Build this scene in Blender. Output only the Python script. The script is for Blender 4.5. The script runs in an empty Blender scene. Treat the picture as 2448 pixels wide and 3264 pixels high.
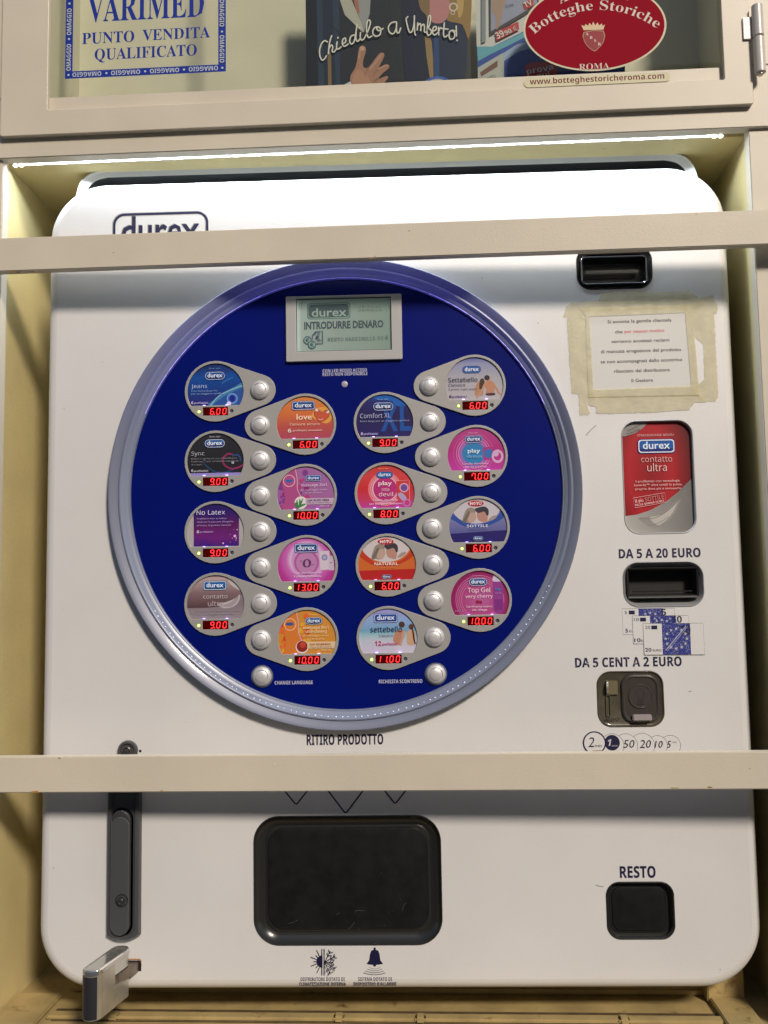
import bpy, bmesh, math, random
from mathutils import Matrix, Vector
random.seed(7)
sc = bpy.context.scene
COL = sc.collection
R_ = math.radians

# ------------------------------------------------------------------ camera
YAW, PIT, ROL = 0.0322238586, 0.0871593293, 0.0162164733
CAM = Vector((0.0679833, -0.89659, -0.10055)); FPX = 2941.5; CX, CY = 1224.0, 1632.0
def _rot(a, b, c):
    return Matrix.Rotation(a, 3, 'Z') @ Matrix.Rotation(b, 3, 'X') @ Matrix.Rotation(c, 3, 'Y')
RM = _rot(YAW, PIT, ROL)
cam = bpy.data.cameras.new('camera'); camo = bpy.data.objects.new('camera', cam); COL.objects.link(camo)
cam.sensor_fit = 'VERTICAL'; cam.sensor_height = 36; cam.lens = 36 * FPX / 3264
cam.clip_start = 0.01; cam.clip_end = 300
rr_, ff_, uu_ = RM.col[0], RM.col[1], RM.col[2]
camo.matrix_world = Matrix(((rr_[0], uu_[0], -ff_[0], CAM[0]), (rr_[1], uu_[1], -ff_[1], CAM[1]), (rr_[2], uu_[2], -ff_[2], CAM[2]), (0, 0, 0, 1)))
sc.camera = camo
# ------------------------------------------------------------------ sky, sun, exposure
SUN_EL, SUN_AZ = R_(36), R_(28)
w = bpy.data.worlds.new("World"); sc.world = w; w.use_nodes = True
sky = w.node_tree.nodes.new('ShaderNodeTexSky'); sky.sky_type = 'NISHITA'; sky.sun_disc = False
sky.sun_elevation = SUN_EL; sky.sun_rotation = math.pi - SUN_AZ
w.node_tree.links.new(sky.outputs[0], w.node_tree.nodes['Background'].inputs[0])
w.node_tree.nodes['Background'].inputs[1].default_value = 0.15
sun = bpy.data.lights.new('sun', 'SUN'); sun.energy = 5.0; sun.angle = R_(9); sun.color = (1.0, 0.88, 0.745)
suno = bpy.data.objects.new('sun', sun); COL.objects.link(suno)
src = Vector((math.sin(SUN_AZ) * math.cos(SUN_EL), -math.cos(SUN_AZ) * math.cos(SUN_EL), math.sin(SUN_EL)))
suno.rotation_euler = src.to_track_quat('Z', 'Y').to_euler(); suno.location = (1, -3, 3)
sc.view_settings.view_transform = 'Standard'; sc.view_settings.look = 'None'
sc.view_settings.exposure = -0.55; sc.view_settings.gamma = 1
try:
    sc.cycles.use_denoising = True; sc.cycles.max_bounces = 8; sc.cycles.sample_clamp_indirect = 4
    sc.cycles.transparent_max_bounces = 12
except Exception: pass

# ------------------------------------------------------------------ helpers
TH = R_(-1.2)                      # the frame of the niche is turned a little against the machine
RF = Matrix.Rotation(TH, 3, 'Z')
def P(x, y, yy=0.0):               # photo position -> (x, z) on the machine's plane y = yy
    d = RM @ Vector(((x - CX) / FPX, 1, -(y - CY) / FPX)); t = (yy - CAM[1]) / d[1]
    return (CAM[0] + t * d[0], CAM[2] + t * d[2])
def F(x, y, yy=0.0):               # the same on a plane of the niche frame
    d = RF.transposed() @ (RM @ Vector(((x - CX) / FPX, 1, -(y - CY) / FPX))); c = RF.transposed() @ CAM
    t = (yy - c[1]) / d[1]
    return (c[0] + t * d[0], c[2] + t * d[2])
def L(c):
    if isinstance(c, str):
        c = [int(c[i:i + 2], 16) / 255 for i in (1, 3, 5)]
    return tuple((v / 12.92 if v <= .04045 else ((v + .055) / 1.055) ** 2.4) for v in c[:3]) + (1,)
MATS = {}
def mat(name, col, rough=.5, metal=0, bump=0, bscale=900, var=0, vscale=30, emit=0, ecol=None, coat=0, spec=.5, ior=None, trans=0, darkspots=None):
    if name in MATS: return MATS[name]
    m = bpy.data.materials.new(name); m.use_nodes = True; nt = m.node_tree; b = nt.nodes['Principled BSDF']
    c = L(col) if isinstance(col, str) else tuple(col[:3]) + (1,)
    b.inputs['Base Color'].default_value = c; b.inputs['Roughness'].default_value = rough; b.inputs['Metallic'].default_value = metal
    b.inputs['Specular IOR Level'].default_value = spec
    if coat: b.inputs['Coat Weight'].default_value = coat; b.inputs['Coat Roughness'].default_value = .08
    if trans: b.inputs['Transmission Weight'].default_value = trans
    if ior: b.inputs['IOR'].default_value = ior
    if emit:
        b.inputs['Emission Color'].default_value = (L(ecol) if isinstance(ecol, str) else tuple(ecol) + (1,)) if ecol is not None else c
        b.inputs['Emission Strength'].default_value = emit
    tc = None
    if var or bump or darkspots:
        tc = nt.nodes.new('ShaderNodeTexCoord')
    last = None
    if var:
        n = nt.nodes.new('ShaderNodeTexNoise'); n.inputs['Scale'].default_value = vscale; n.inputs['Detail'].default_value = 5
        nt.links.new(tc.outputs['Object'], n.inputs['Vector'])
        r = nt.nodes.new('ShaderNodeMapRange'); r.inputs[1].default_value = .3; r.inputs[2].default_value = .7
        r.inputs[3].default_value = 1 - var; r.inputs[4].default_value = 1 + var
        nt.links.new(n.outputs[0], r.inputs[0])
        mx = nt.nodes.new('ShaderNodeVectorMath'); mx.operation = 'SCALE'; mx.inputs[0].default_value = c[:3]
        nt.links.new(r.outputs[0], mx.inputs['Scale']); last = mx.outputs[0]
    if darkspots:
        dc, thr, sca = darkspots
        n2 = nt.nodes.new('ShaderNodeTexNoise'); n2.inputs['Scale'].default_value = sca; n2.inputs['Detail'].default_value = 8; n2.inputs['Roughness'].default_value = .65
        nt.links.new(tc.outputs['Object'], n2.inputs['Vector'])
        rp = nt.nodes.new('ShaderNodeMapRange'); rp.inputs[1].default_value = thr; rp.inputs[2].default_value = thr + .12
        nt.links.new(n2.outputs[0], rp.inputs[0])
        mc = nt.nodes.new('ShaderNodeMixRGB'); mc.inputs[1].default_value = c; mc.inputs[2].default_value = L(dc)
        if last: nt.links.new(last, mc.inputs[1])
        nt.links.new(rp.outputs[0], mc.inputs[0]); last = mc.outputs[0]
    if last: nt.links.new(last, b.inputs['Base Color'])
    if bump:
        n = nt.nodes.new('ShaderNodeTexNoise'); n.inputs['Scale'].default_value = bscale; n.inputs['Detail'].default_value = 3
        nt.links.new(tc.outputs['Object'], n.inputs['Vector'])
        bp = nt.nodes.new('ShaderNodeBump'); bp.inputs['Strength'].default_value = bump; bp.inputs['Distance'].default_value = .0005
        nt.links.new(n.outputs[0], bp.inputs['Height']); nt.links.new(bp.outputs[0], b.inputs['Normal'])
    MATS[name] = m; return m
def grad(name, stops, kind='z', center=(.5, .5), rad=.7, noise=0, nscale=6, rough=.35):
    """printed colour gradient across one card (generated coordinates)"""
    if name in MATS: return MATS[name]
    m = bpy.data.materials.new(name); m.use_nodes = True; nt = m.node_tree; b = nt.nodes['Principled BSDF']; b.inputs['Roughness'].default_value = rough
    tc = nt.nodes.new('ShaderNodeTexCoord'); sp = nt.nodes.new('ShaderNodeSeparateXYZ'); nt.links.new(tc.outputs['Generated'], sp.inputs[0])
    def mth(op, a, bb):
        n = nt.nodes.new('ShaderNodeMath'); n.operation = op
        for i, v in enumerate((a, bb)):
            if v is None: continue
            if isinstance(v, (int, float)): n.inputs[i].default_value = v
            else: nt.links.new(v, n.inputs[i])
        return n.outputs[0]
    if kind == 'z': val = sp.outputs[2]
    elif kind == 'x': val = sp.outputs[0]
    elif kind == 'd': val = mth('MULTIPLY', mth('ADD', sp.outputs[0], sp.outputs[2]), .5)
    else:
        dx = mth('SUBTRACT', sp.outputs[0], center[0]); dz = mth('MULTIPLY', mth('SUBTRACT', sp.outputs[2], center[1]), .78)
        val = mth('DIVIDE', mth('SQRT', mth('ADD', mth('MULTIPLY', dx, dx), mth('MULTIPLY', dz, dz)), None), rad)
    if noise:
        n = nt.nodes.new('ShaderNodeTexNoise'); n.inputs['Scale'].default_value = nscale; n.inputs['Detail'].default_value = 4
        nt.links.new(tc.outputs['Generated'], n.inputs['Vector'])
        val = mth('ADD', val, mth('MULTIPLY', mth('SUBTRACT', n.outputs[0], .5), noise))
    cr = nt.nodes.new('ShaderNodeValToRGB'); nt.links.new(val, cr.inputs[0]); e = cr.color_ramp.elements
    while len(e) < len(stops): e.new(.5)
    for el, (p, c) in zip(e, stops): el.position = p; el.color = L(c)
    nt.links.new(cr.outputs[0], b.inputs['Base Color'])
    MATS[name] = m; return m
def ink(c, rough=.5):
    return mat('ink_' + c[1:], c, rough, spec=.25)

WL = {}
def link(o, parent=None, world=None):
    COL.objects.link(o)
    wl = Vector(world) if world is not None else (WL[parent].copy() if parent else Vector((0, 0, 0)))
    if parent: o.parent = parent; o.location = wl - WL[parent]
    else: o.location = wl
    WL[o] = wl; return o
def thing(name, label, cat, base=(0, 0, 0), group=None, frame=False):
    o = bpy.data.objects.new(name, None); o.empty_display_size = .02; link(o, None, base)
    o['label'] = label; o['category'] = cat
    if group: o['group'] = group
    if frame:
        o.location = RF @ Vector(base); o.rotation_euler = (0, 0, TH)
    return o
def tag(o, label, cat, group=None):
    o['label'] = label; o['category'] = cat
    if group: o['group'] = group
    return o
def setmesh(name, vs, fs, mats, mi=None, smooth=False):
    me = bpy.data.meshes.new(name); me.from_pydata([tuple(v) for v in vs], [], fs); me.update()
    for m in (mats if isinstance(mats, (list, tuple)) else [mats]): me.materials.append(m)
    if mi: me.polygons.foreach_set('material_index', mi)
    if smooth:
        me.polygons.foreach_set('use_smooth', [True] * len(me.polygons))
    return me
def fixn(me, ang=None):
    bm = bmesh.new(); bm.from_mesh(me); bmesh.ops.remove_doubles(bm, verts=bm.verts, dist=1e-6)
    bmesh.ops.recalc_face_normals(bm, faces=bm.faces)
    if ang is not None:
        for f in bm.faces: f.smooth = True
        for e in bm.edges:
            if len(e.link_faces) == 2 and e.calc_face_angle(0) > ang: e.smooth = False
    bm.to_mesh(me); bm.free(); return me
def part(name, me, parent, world=(0, 0, 0), label=None):
    o = bpy.data.objects.new(name, me); link(o, parent, world)
    if label: o['label'] = label
    return o
def box(x0, x1, y0, y1, z0, z1, m, name='box', bev=0):
    bm = bmesh.new()
    v = [bm.verts.new((x, y, z)) for x in (x0, x1) for y in (y0, y1) for z in (z0, z1)]
    for q in ((0, 1, 3, 2), (4, 6, 7, 5), (0, 4, 5, 1), (2, 3, 7, 6), (0, 2, 6, 4), (1, 5, 7, 3)): bm.faces.new([v[i] for i in q])
    bmesh.ops.recalc_face_normals(bm, faces=bm.faces)
    if bev: bmesh.ops.bevel(bm, geom=bm.edges[:], offset=bev, segments=2, affect='EDGES')
    me = bpy.data.meshes.new(name); bm.to_mesh(me); bm.free(); me.materials.append(m); return me
def join(name, meshes):
    bm = bmesh.new(); mats = []
    for me in meshes:
        n0 = len(bm.faces); bm.from_mesh(me); bm.faces.ensure_lookup_table()
        mp = []
        for mm in me.materials:
            if mm not in mats: mats.append(mm)
            mp.append(mats.index(mm))
        for f in bm.faces[n0:]: f.material_index = mp[f.material_index] if mp else 0
    out = bpy.data.meshes.new(name); bm.to_mesh(out); bm.free()
    for mm in mats: out.materials.append(mm)
    return out
def rrect(cx, cz, w_, h_, r, n=8):
    r = max(min(r, w_ / 2 - 1e-6, h_ / 2 - 1e-6), 1e-5); pts = []
    for (sx, sz, a0) in ((1, 1, 0), (-1, 1, 90), (-1, -1, 180), (1, -1, 270)):
        for k in range(n + 1):
            a = R_(a0 + 90 * k / n); pts.append((cx + sx * (w_ / 2 - r) + r * math.cos(a), cz + sz * (h_ / 2 - r) + r * math.sin(a)))
    return pts
def circ(cx, cz, r, n=48, rz=None):
    return [(cx + r * math.cos(2 * math.pi * k / n), cz + (rz or r) * math.sin(2 * math.pi * k / n)) for k in range(n)]
def loft(name, loops, m, cap0=False, cap1=False, ang=R_(35), mis=None):
    """loops: list of (pts, y)"""
    vs = []; fs = []; mi = []; n = len(loops[0][0])
    for pts, y in loops: vs += [(p[0], y, p[1]) for p in pts]
    for k in range(len(loops) - 1):
        for i in range(n):
            j = (i + 1) % n; fs.append((k * n + i, k * n + j, (k + 1) * n + j, (k + 1) * n + i)); mi.append(mis[k] if mis else 0)
    if cap0: fs.append(tuple(range(n))); mi.append(mis[0] if mis else 0)
    if cap1: fs.append(tuple(range((len(loops) - 1) * n, len(loops) * n))); mi.append(mis[-1] if mis else 0)
    me = setmesh(name, vs, fs, m, mi); return fixn(me, ang)
def lathe(name, prof, m, n=40, ang=R_(35)):
    """prof: (radius, y) around the y axis"""
    return loft(name, [(circ(0, 0, max(r, 1e-5), n), y) for r, y in prof], m, cap1=True, ang=ang)
def shape(name, outs, y0, y1, m, bev=0, bres=1):
    """flat shape with holes between y0 (front) and y1"""
    cu = bpy.data.curves.new(name, 'CURVE'); cu.dimensions = '2D'; cu.fill_mode = 'BOTH'
    t = (y1 - y0) / 2; cu.extrude = max(t - bev, 0); cu.bevel_depth = bev; cu.bevel_resolution = bres; cu.offset = -bev
    for o in outs:
        s = cu.splines.new('POLY'); s.points.add(len(o) - 1)
        for q, (x, z) in zip(s.points, o): q.co = (x, z, 0, 1)
        s.use_cyclic_u = True
    ob = bpy.data.objects.new(name, cu); COL.objects.link(ob); dg = bpy.context.evaluated_depsgraph_get()
    me = bpy.data.meshes.new_from_object(ob.evaluated_get(dg)); bpy.data.objects.remove(ob); bpy.data.curves.remove(cu)
    me.transform(Matrix(((1, 0, 0, 0), (0, 0, -1, (y0 + y1) / 2), (0, 1, 0, 0), (0, 0, 0, 1))))
    me.materials.clear(); me.materials.append(m); me.name = name
    fixn(me, R_(12)); me.use_auto_texspace = False; me.use_auto_texspace = True; me.update(); return me
def smoothpts(pts, closed=True, k=5):
    n = len(pts); out = []
    rng = range(n if closed else n - 1)
    for i in rng:
        if closed: p0, p1, p2, p3 = pts[i - 1], pts[i], pts[(i + 1) % n], pts[(i + 2) % n]
        else: p0, p1, p2, p3 = pts[max(i - 1, 0)], pts[i], pts[i + 1], pts[min(i + 2, n - 1)]
        for q in range(k):
            t = q / k
            out.append(tuple(.5 * ((2 * p1[a]) + (-p0[a] + p2[a]) * t + (2 * p0[a] - 5 * p1[a] + 4 * p2[a] - p3[a]) * t * t + (-p0[a] + 3 * p1[a] - 3 * p2[a] + p3[a]) * t ** 3) for a in (0, 1)))
    if not closed: out.append(tuple(pts[-1]))
    return out
ST = {'b': (0x1D5D4, 0x1D5EE, 0x1D7EC), 's': (0x1D5A0, 0x1D5BA, 0x1D7E2), 'bs': (0x1D400, 0x1D41A, 0x1D7CE), 'm': (0x1D670, 0x1D68A, 0x1D7F6), 'n': None}
def sty(s, st):
    if not ST.get(st): return s
    u, l, d = ST[st]; o = ''
    for ch in s:
        if 'A' <= ch <= 'Z': o += chr(u + ord(ch) - 65)
        elif 'a' <= ch <= 'z': o += chr(l + ord(ch) - 97)
        elif '0' <= ch <= '9' and d: o += chr(d + ord(ch) - 48)
        else: o += ch
    return o
TC = {}
def textmesh(s, st='n', off=0.0, shear=0.0, sp=1.0):
    k = (s, st, off, shear, sp)
    if k in TC: return TC[k]
    cu = bpy.data.curves.new('t', 'FONT'); cu.body = sty(s, st); cu.size = 1; cu.resolution_u = 2; cu.offset = off; cu.shear = shear; cu.space_character = sp
    ob = bpy.data.objects.new('t', cu); COL.objects.link(ob); dg = bpy.context.evaluated_depsgraph_get()
    me = bpy.data.meshes.new_from_object(ob.evaluated_get(dg)); bpy.data.objects.remove(ob); bpy.data.curves.remove(cu)
    vs = [(v.co[0], v.co[1]) for v in me.vertices]; fs = [tuple(p.vertices) for p in me.polygons]; bpy.data.meshes.remove(me)
    if not vs: vs = [(0, 0), (.001, 0), (0, .001)]
    x0 = min(v[0] for v in vs); x1 = max(v[0] for v in vs); TC[k] = (vs, fs, x0, x1); return TC[k]
CAPH = {'n': .70, 'b': .715, 's': .715, 'bs': .68, 'm': .62}
def _side(p, a, b): return (b[0] - a[0]) * (p[1] - a[1]) - (b[1] - a[1]) * (p[0] - a[0])
def inside(p, cl): return all(_side(p, cl[i], cl[(i + 1) % len(cl)]) >= 0 for i in range(len(cl)))
def clip_poly(q, cl):
    for i in range(len(cl)):
        a, b = cl[i], cl[(i + 1) % len(cl)]; out = []
        for j in range(len(q)):
            p, n = q[j], q[(j + 1) % len(q)]; dp, dn = _side(p, a, b), _side(n, a, b)
            if dp >= 0: out.append(p)
            if (dp >= 0) != (dn >= 0): t = dp / (dp - dn); out.append((p[0] + (n[0] - p[0]) * t, p[1] + (n[1] - p[1]) * t))
        q = out
        if len(q) < 3: return []
    return q
class Pr:
    """flat print laid in thin sheets, one above the other, facing -y"""
    def __init__(s, y=0.0, step=4e-5, tr=None):
        s.v = []; s.f = []; s.mi = []; s.m = []; s.y = y; s.step = step; s.tr = tr or (lambda x, z: (x, z)); s.k = 0; s.clip = None
    def lay(s, pts, faces, m):
        s.k += 1; y = s.y - s.step * s.k; b = len(s.v)
        if m not in s.m: s.m.append(m)
        i = s.m.index(m)
        if s.clip:
            for f in faces:
                q = [tuple(pts[a]) for a in f]
                if not all(inside(c, s.clip) for c in q): q = clip_poly(q, s.clip)
                if len(q) < 3: continue
                b = len(s.v); s.v += [(p[0], y, p[1]) for p in q]; s.f.append(tuple(range(b, b + len(q)))); s.mi.append(i)
            return
        for p in pts: s.v.append((p[0], y, p[1]))
        for f in faces: s.f.append(tuple(b + q for q in f)); s.mi.append(i)
    def poly(s, pts, c, smooth=0):
        if smooth: pts = smoothpts(pts, True, smooth)
        s.lay([s.tr(*p) for p in pts], [tuple(range(len(pts)))], ink(c) if isinstance(c, str) else c)
    def rect(s, x0, x1, z0, z1, c): s.poly([(x0, z0), (x1, z0), (x1, z1), (x0, z1)], c)
    def disc(s, x, z, r, c, n=28, rz=None): s.poly(circ(x, z, r, n, rz), c)
    def band(s, outer, inner, c):
        n = len(outer); s.lay([s.tr(*p) for p in outer + inner], [(i, (i + 1) % n, n + (i + 1) % n, n + i) for i in range(n)], ink(c) if isinstance(c, str) else c)
    def ring(s, x, z, r0, r1, c, n=36, k=1.0): s.band(circ(x, z, r1, n, r1 * k), circ(x, z, r0, n, r0 * k), c)
    def line(s, pts, wd, c, smooth=0, closed=False):
        pts = [s.tr(*p) for p in pts]
        if smooth: pts = smoothpts(pts, closed, smooth)
        if closed: pts = pts + [pts[0]]
        vs = []; n = len(pts)
        for i, p in enumerate(pts):
            a = pts[max(i - 1, 0)]; b = pts[min(i + 1, n - 1)]
            if closed and i in (0, n - 1): a = pts[-2]; b = pts[1]
            dx, dz = b[0] - a[0], b[1] - a[1]; l = math.hypot(dx, dz) or 1
            nx, nz = -dz / l * wd / 2, dx / l * wd / 2
            vs += [(p[0] + nx, p[1] + nz), (p[0] - nx, p[1] - nz)]
        fs = [(2 * i, 2 * i + 1, 2 * i + 3, 2 * i + 2) for i in range(n - 1)]
        s.lay(vs, fs, ink(c) if isinstance(c, str) else c)
        if not closed:
            for e in (pts[0], pts[-1]): s.lay(circ(e[0], e[1], wd / 2, 10), [tuple(range(10))], ink(c) if isinstance(c, str) else c)
    def text(s, t, p, cap, c, st='n', wd=None, align='c', rot=0, off=0.0, shear=0.0, bend=None, sp=1.0, raw=False):
        vs, fs, x0, x1 = textmesh(t, st, off, shear, sp); k = cap / CAPH[st]; kx = (wd / (x1 - x0)) if wd else k
        ox = {'c': (x0 + x1) / 2, 'l': x0, 'r': x1}[align]; ca, sa = math.cos(rot), math.sin(rot)
        q = p if raw else s.tr(*p); out = []
        for (x, z) in vs:
            x = (x - ox) * kx; z = z * k
            if bend: x, z = (bend + z) * math.sin(x / bend), (bend + z) * math.cos(x / bend) - bend
            out.append((q[0] + x * ca - z * sa, q[1] + x * sa + z * ca))
        s.lay(out, fs, ink(c) if isinstance(c, str) else c)
    def mesh(s, name): return setmesh(name, s.v, s.f, s.m, s.mi)
def emblem(pr, p, wd, style='box', raw=True, outline='#dfe6f2', fill='#1a3f8c', dark='#10205e', txt='#e6ecf6'):
    """the maker's badge: blue plate, pale outline, lower-case word"""
    h = wd * (.37 if style == 'box' else .40); x, z = p
    r = h * (.22 if style == 'box' else .5)
    if style in ('box', 'pill'): pr.lay(rrect(x, z, wd * 1.04, h * 1.1, r * 1.1, 5), [tuple(range(24))], ink(dark))
    pr.lay(rrect(x, z, wd, h, r, 5), [tuple(range(24))], ink(outline if style != 'plain' else fill))
    if style != 'plain':
        pr.lay(rrect(x, z, wd * .94, h * .84, r * .85, 5), [tuple(range(24))], ink(dark))
        pr.lay(rrect(x, z + h * .10, wd * .92, h * .58, r * .6, 5), [tuple(range(24))], ink(fill))
    pr.text('durex', (x, z - h * .20), h * .56, txt, 'n', wd * .76, raw=True, off=.012)

# ------------------------------------------------------------------ materials
M_panel = mat('silver_white_paint', (.66, .655, .655), .42, .08, bump=.28, bscale=850, var=.045, vscale=6)
M_case = mat('case_white_paint', (.74, .73, .71), .45, .05, bump=.15, bscale=1500)
M_frame = mat('beige_metal_paint', (.575, .52, .425), .45, .02, bump=.30, bscale=1000, var=.05, vscale=12)
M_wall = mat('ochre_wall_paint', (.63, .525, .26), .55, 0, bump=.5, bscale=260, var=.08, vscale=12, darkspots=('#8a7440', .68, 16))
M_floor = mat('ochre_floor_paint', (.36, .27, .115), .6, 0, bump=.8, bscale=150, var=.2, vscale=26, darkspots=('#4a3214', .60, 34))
M_plate = mat('silver_plate', (.34, .335, .33), .45, .2, bump=.3, bscale=2600)
M_btn = mat('satin_metal_button', (.60, .59, .60), .40, .35, bump=.25, bscale=3000)
M_blue = mat('blue_gloss_sheet', (.0005, .0055, .135), .30, 0, coat=.05, spec=.2, var=.08, vscale=8)
M_ring = mat('milky_blue_plastic', (.155, .172, .24), .40, .05, coat=.1)
M_rim = mat('clear_rim_plastic', (.19, .215, .30), .36, .05, coat=.15)
M_rim.node_tree.nodes['Principled BSDF'].inputs['Coat Roughness'].default_value = .2
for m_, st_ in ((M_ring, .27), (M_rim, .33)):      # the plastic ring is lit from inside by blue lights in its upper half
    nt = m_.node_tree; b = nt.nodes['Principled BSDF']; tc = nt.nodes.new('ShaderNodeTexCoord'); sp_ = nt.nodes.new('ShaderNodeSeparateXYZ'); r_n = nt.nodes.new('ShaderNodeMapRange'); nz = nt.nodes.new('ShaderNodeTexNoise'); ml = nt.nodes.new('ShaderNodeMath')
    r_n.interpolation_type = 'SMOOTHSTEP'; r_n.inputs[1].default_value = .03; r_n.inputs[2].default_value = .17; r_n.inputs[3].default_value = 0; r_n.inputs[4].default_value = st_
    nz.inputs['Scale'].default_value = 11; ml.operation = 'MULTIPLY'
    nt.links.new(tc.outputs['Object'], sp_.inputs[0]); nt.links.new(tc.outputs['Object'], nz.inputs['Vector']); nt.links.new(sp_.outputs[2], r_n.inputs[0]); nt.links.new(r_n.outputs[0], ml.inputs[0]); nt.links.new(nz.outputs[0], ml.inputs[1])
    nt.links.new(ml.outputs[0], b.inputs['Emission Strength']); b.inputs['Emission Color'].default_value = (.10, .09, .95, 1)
M_black = mat('black_plastic', (.019, .019, .0185), .24, 0)
M_blackm = mat('black_matt_plastic', (.010, .010, .010), .5, 0, bump=.2, bscale=1200)
M_hole = mat('slot_black', (.003, .003, .003), .7)
M_dark = mat('dark_handle_plastic', (.060, .062, .067), .32, 0, bump=.15, bscale=1200)
M_gun = mat('gunmetal', (.10, .10, .105), .32, .7)
M_chrome = mat('worn_chrome', (.58, .57, .54), .18, .88, bump=.3, bscale=260)
M_chromed = mat('dull_steel', (.50, .47, .40), .30, .7, bump=.3, bscale=500, var=.15, vscale=60)
M_lamp = mat('lamp_glow', (1, 1, 1), .5, emit=95, ecol=(.78, .90, 1.0))
M_lampend = mat('lamp_end_glow', (1, 1, 1), .5, emit=5, ecol=(1, .98, .9))
M_white = mat('lamp_housing', (.7, .7, .68), .5)
M_led = mat('green_led', (.7, 1, .2), .3, emit=3.0, ecol=(.62, 1.0, .10))
M_ledc = mat('green_led_core', (1, 1, .8), .3, emit=1.8, ecol=(.80, 1.0, .16))
M_ledb = mat('green_led_rim', (.30, .42, .04), .35, emit=.25, ecol=(.5, .9, .05))
M_disp = mat('display_window_red', (.035, .0, .0), .15, emit=.10, ecol=(.35, .0, .0))
M_seg = mat('display_segment_red', (1, .05, .05), .4, emit=2.6, ecol=(1.0, .02, .03))
M_glow = mat('violet_led', (.5, .4, 1), .4, emit=7, ecol=(.45, .32, 1.0))
M_ringled = mat('ring_led_blue', (.5, .4, 1), .4, emit=1.6, ecol=(.25, .22, 1.0))
M_spark = mat('ring_glint_white', (1, 1, 1), .4, emit=1.3, ecol=(.8, .88, 1.0))  # glow of the beads that imitate lamp glints on the ring
NAVY = '#0b0838'

# ------------------------------------------------------------------ vending machine
XL, XR, ZB, ZT = -.2968, .3842, -.4706, .3197
vm = thing('vending_machine', 'silver white wall vending machine with a round dark blue selector panel and price displays', 'vending machine', (.04, 0, ZB))
def rrp(x0, y0, x1, y1, r, yy=0):          # rounded rect from photo corners (top-left, bottom-right)
    a = P(x0, y0, yy); b = P(x1, y1, yy); return ((a[0] + b[0]) / 2, (a[1] + b[1]) / 2, b[0] - a[0], a[1] - b[1], r)
SLOT = rrp(1836, 792, 2081, 918, .0135)
NOTE = rrp(1984, 1793, 2246, 1932, .0145)
COIN = rrp(1901, 2141, 2119, 2315, .0130)
a = P(1986, 1519); b = P(2214, 1519); c_ = P(2100, 1340); d_ = P(2100, 1701)
PACK = ((a[0] + b[0]) / 2, (c_[1] + d_[1]) / 2, b[0] - a[0], c_[1] - d_[1], .0145)
TRAY = rrp(809, 2603, 1411, 3011, .024)
CHNG = rrp(1931, 2812, 2153, 2993, .0125)
def rs(t, off=0.0, n=8): return rrect(t[0], t[1], t[2] + 2 * off, t[3] + 2 * off, t[4] + off, n)
# front door: flat face with its openings, rounded rim
EW = .010
bx, bz, bw, bh = (XL + XR) / 2, (ZB + ZT) / 2, XR - XL, ZT - ZB
face = shape('front_door', [rrect(bx, bz, bw - 2 * EW, bh - 2 * EW, .058 - EW, 14)] + [rs(t) for t in (SLOT, NOTE, COIN, PACK, TRAY, CHNG)], 0, .0012, M_panel)
lo = []
for k in range(7):
    a = R_(90 * k / 6); o = EW * (1 - math.sin(a)); lo.append((rrect(bx, bz, bw - 2 * o, bh - 2 * o, .058 - o, 14), EW * (1 - math.cos(a)) * .9))
lo.append((rrect(bx, bz, bw, bh, .058, 14), .05))
rim = loft('front_door', lo, M_panel, cap1=True, ang=R_(40))
door = part('front_door', join('front_door', [face, rim]), vm)
# rear case with its hood above the door
def hood_pts(ins, dz=0):
    tl = P(283, 544, .02); tr = P(2178, 480, .02); zt = (tl[1] + tr[1]) / 2 - ins + dz
    pts = [(XL + .008 + ins, .20), (XL + .010 + ins, .268)]
    x0, x1 = tl[0] + ins, tr[0] - ins
    pts += smoothpts([(XL + .014 + ins, .283), (x0 - .012, zt - .018), (x0 - .002, zt - .004), (x0 + .012, zt)], False, 4)
    pts += smoothpts([(x1 - .012, zt), (x1 + .002, zt - .004), (x1 + .012, zt - .018), (XR - .014 - ins, .283)], False, 4)
    pts += [(XR - .010 - ins, .268), (XR - .008 - ins, .20)]
    return pts
hl = [(hood_pts(.0), .16), (hood_pts(.0), .0235), (hood_pts(.0005), .0208), (hood_pts(.0017), .0203), (hood_pts(.0021), .0212), (hood_pts(.0028), .0218), (hood_pts(.0068), .0244), (hood_pts(.0070), .075)]
part('case_hood', loft('case_hood', hl, [M_case, M_hole], cap1=True, ang=R_(50), mis=[0, 0, 0, 0, 0, 0, 1]), vm)
part('rear_case', box(XL + .015, XR - .015, .0505, .20, ZB + .015, .27, M_case, 'rear_case', .004), vm)

# ring and disc
RC = (.0, .0); IC = (.0012, .0)
ring = []
for r, y in ((.2332, -.0002), (.2333, -.0080), (.2329, -.0092), (.2321, -.0096), (.2305, -.0093), (.2270, -.0078), (.2238, -.0064), (.2233, -.0061), (.2230, -.0066), (.2222, -.0074), (.2209, -.0076), (.2197, -.0070), (.2184, -.0057), (.2171, -.0045), (.2138, -.0036), (.2131, -.0030), (.2125, -.0032), (.2118, -.0028), (.2112, -.0003)):
    r = .2112 + (r - .2112) * .888
    f = (.2332 - r) / .022; ring.append((circ(IC[0] * f, 0, r, 160), y))
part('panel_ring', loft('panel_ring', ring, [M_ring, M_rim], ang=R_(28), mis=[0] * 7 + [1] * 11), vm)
disc = part('selector_disc', shape('selector_disc', [circ(IC[0], 0, .2126, 160)], -.0006, -.0002, M_blue), vm)
random.seed(4); bm_ = bmesh.new()  # glowing beads put in for the strip lamp's glints along the lower ring
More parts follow.
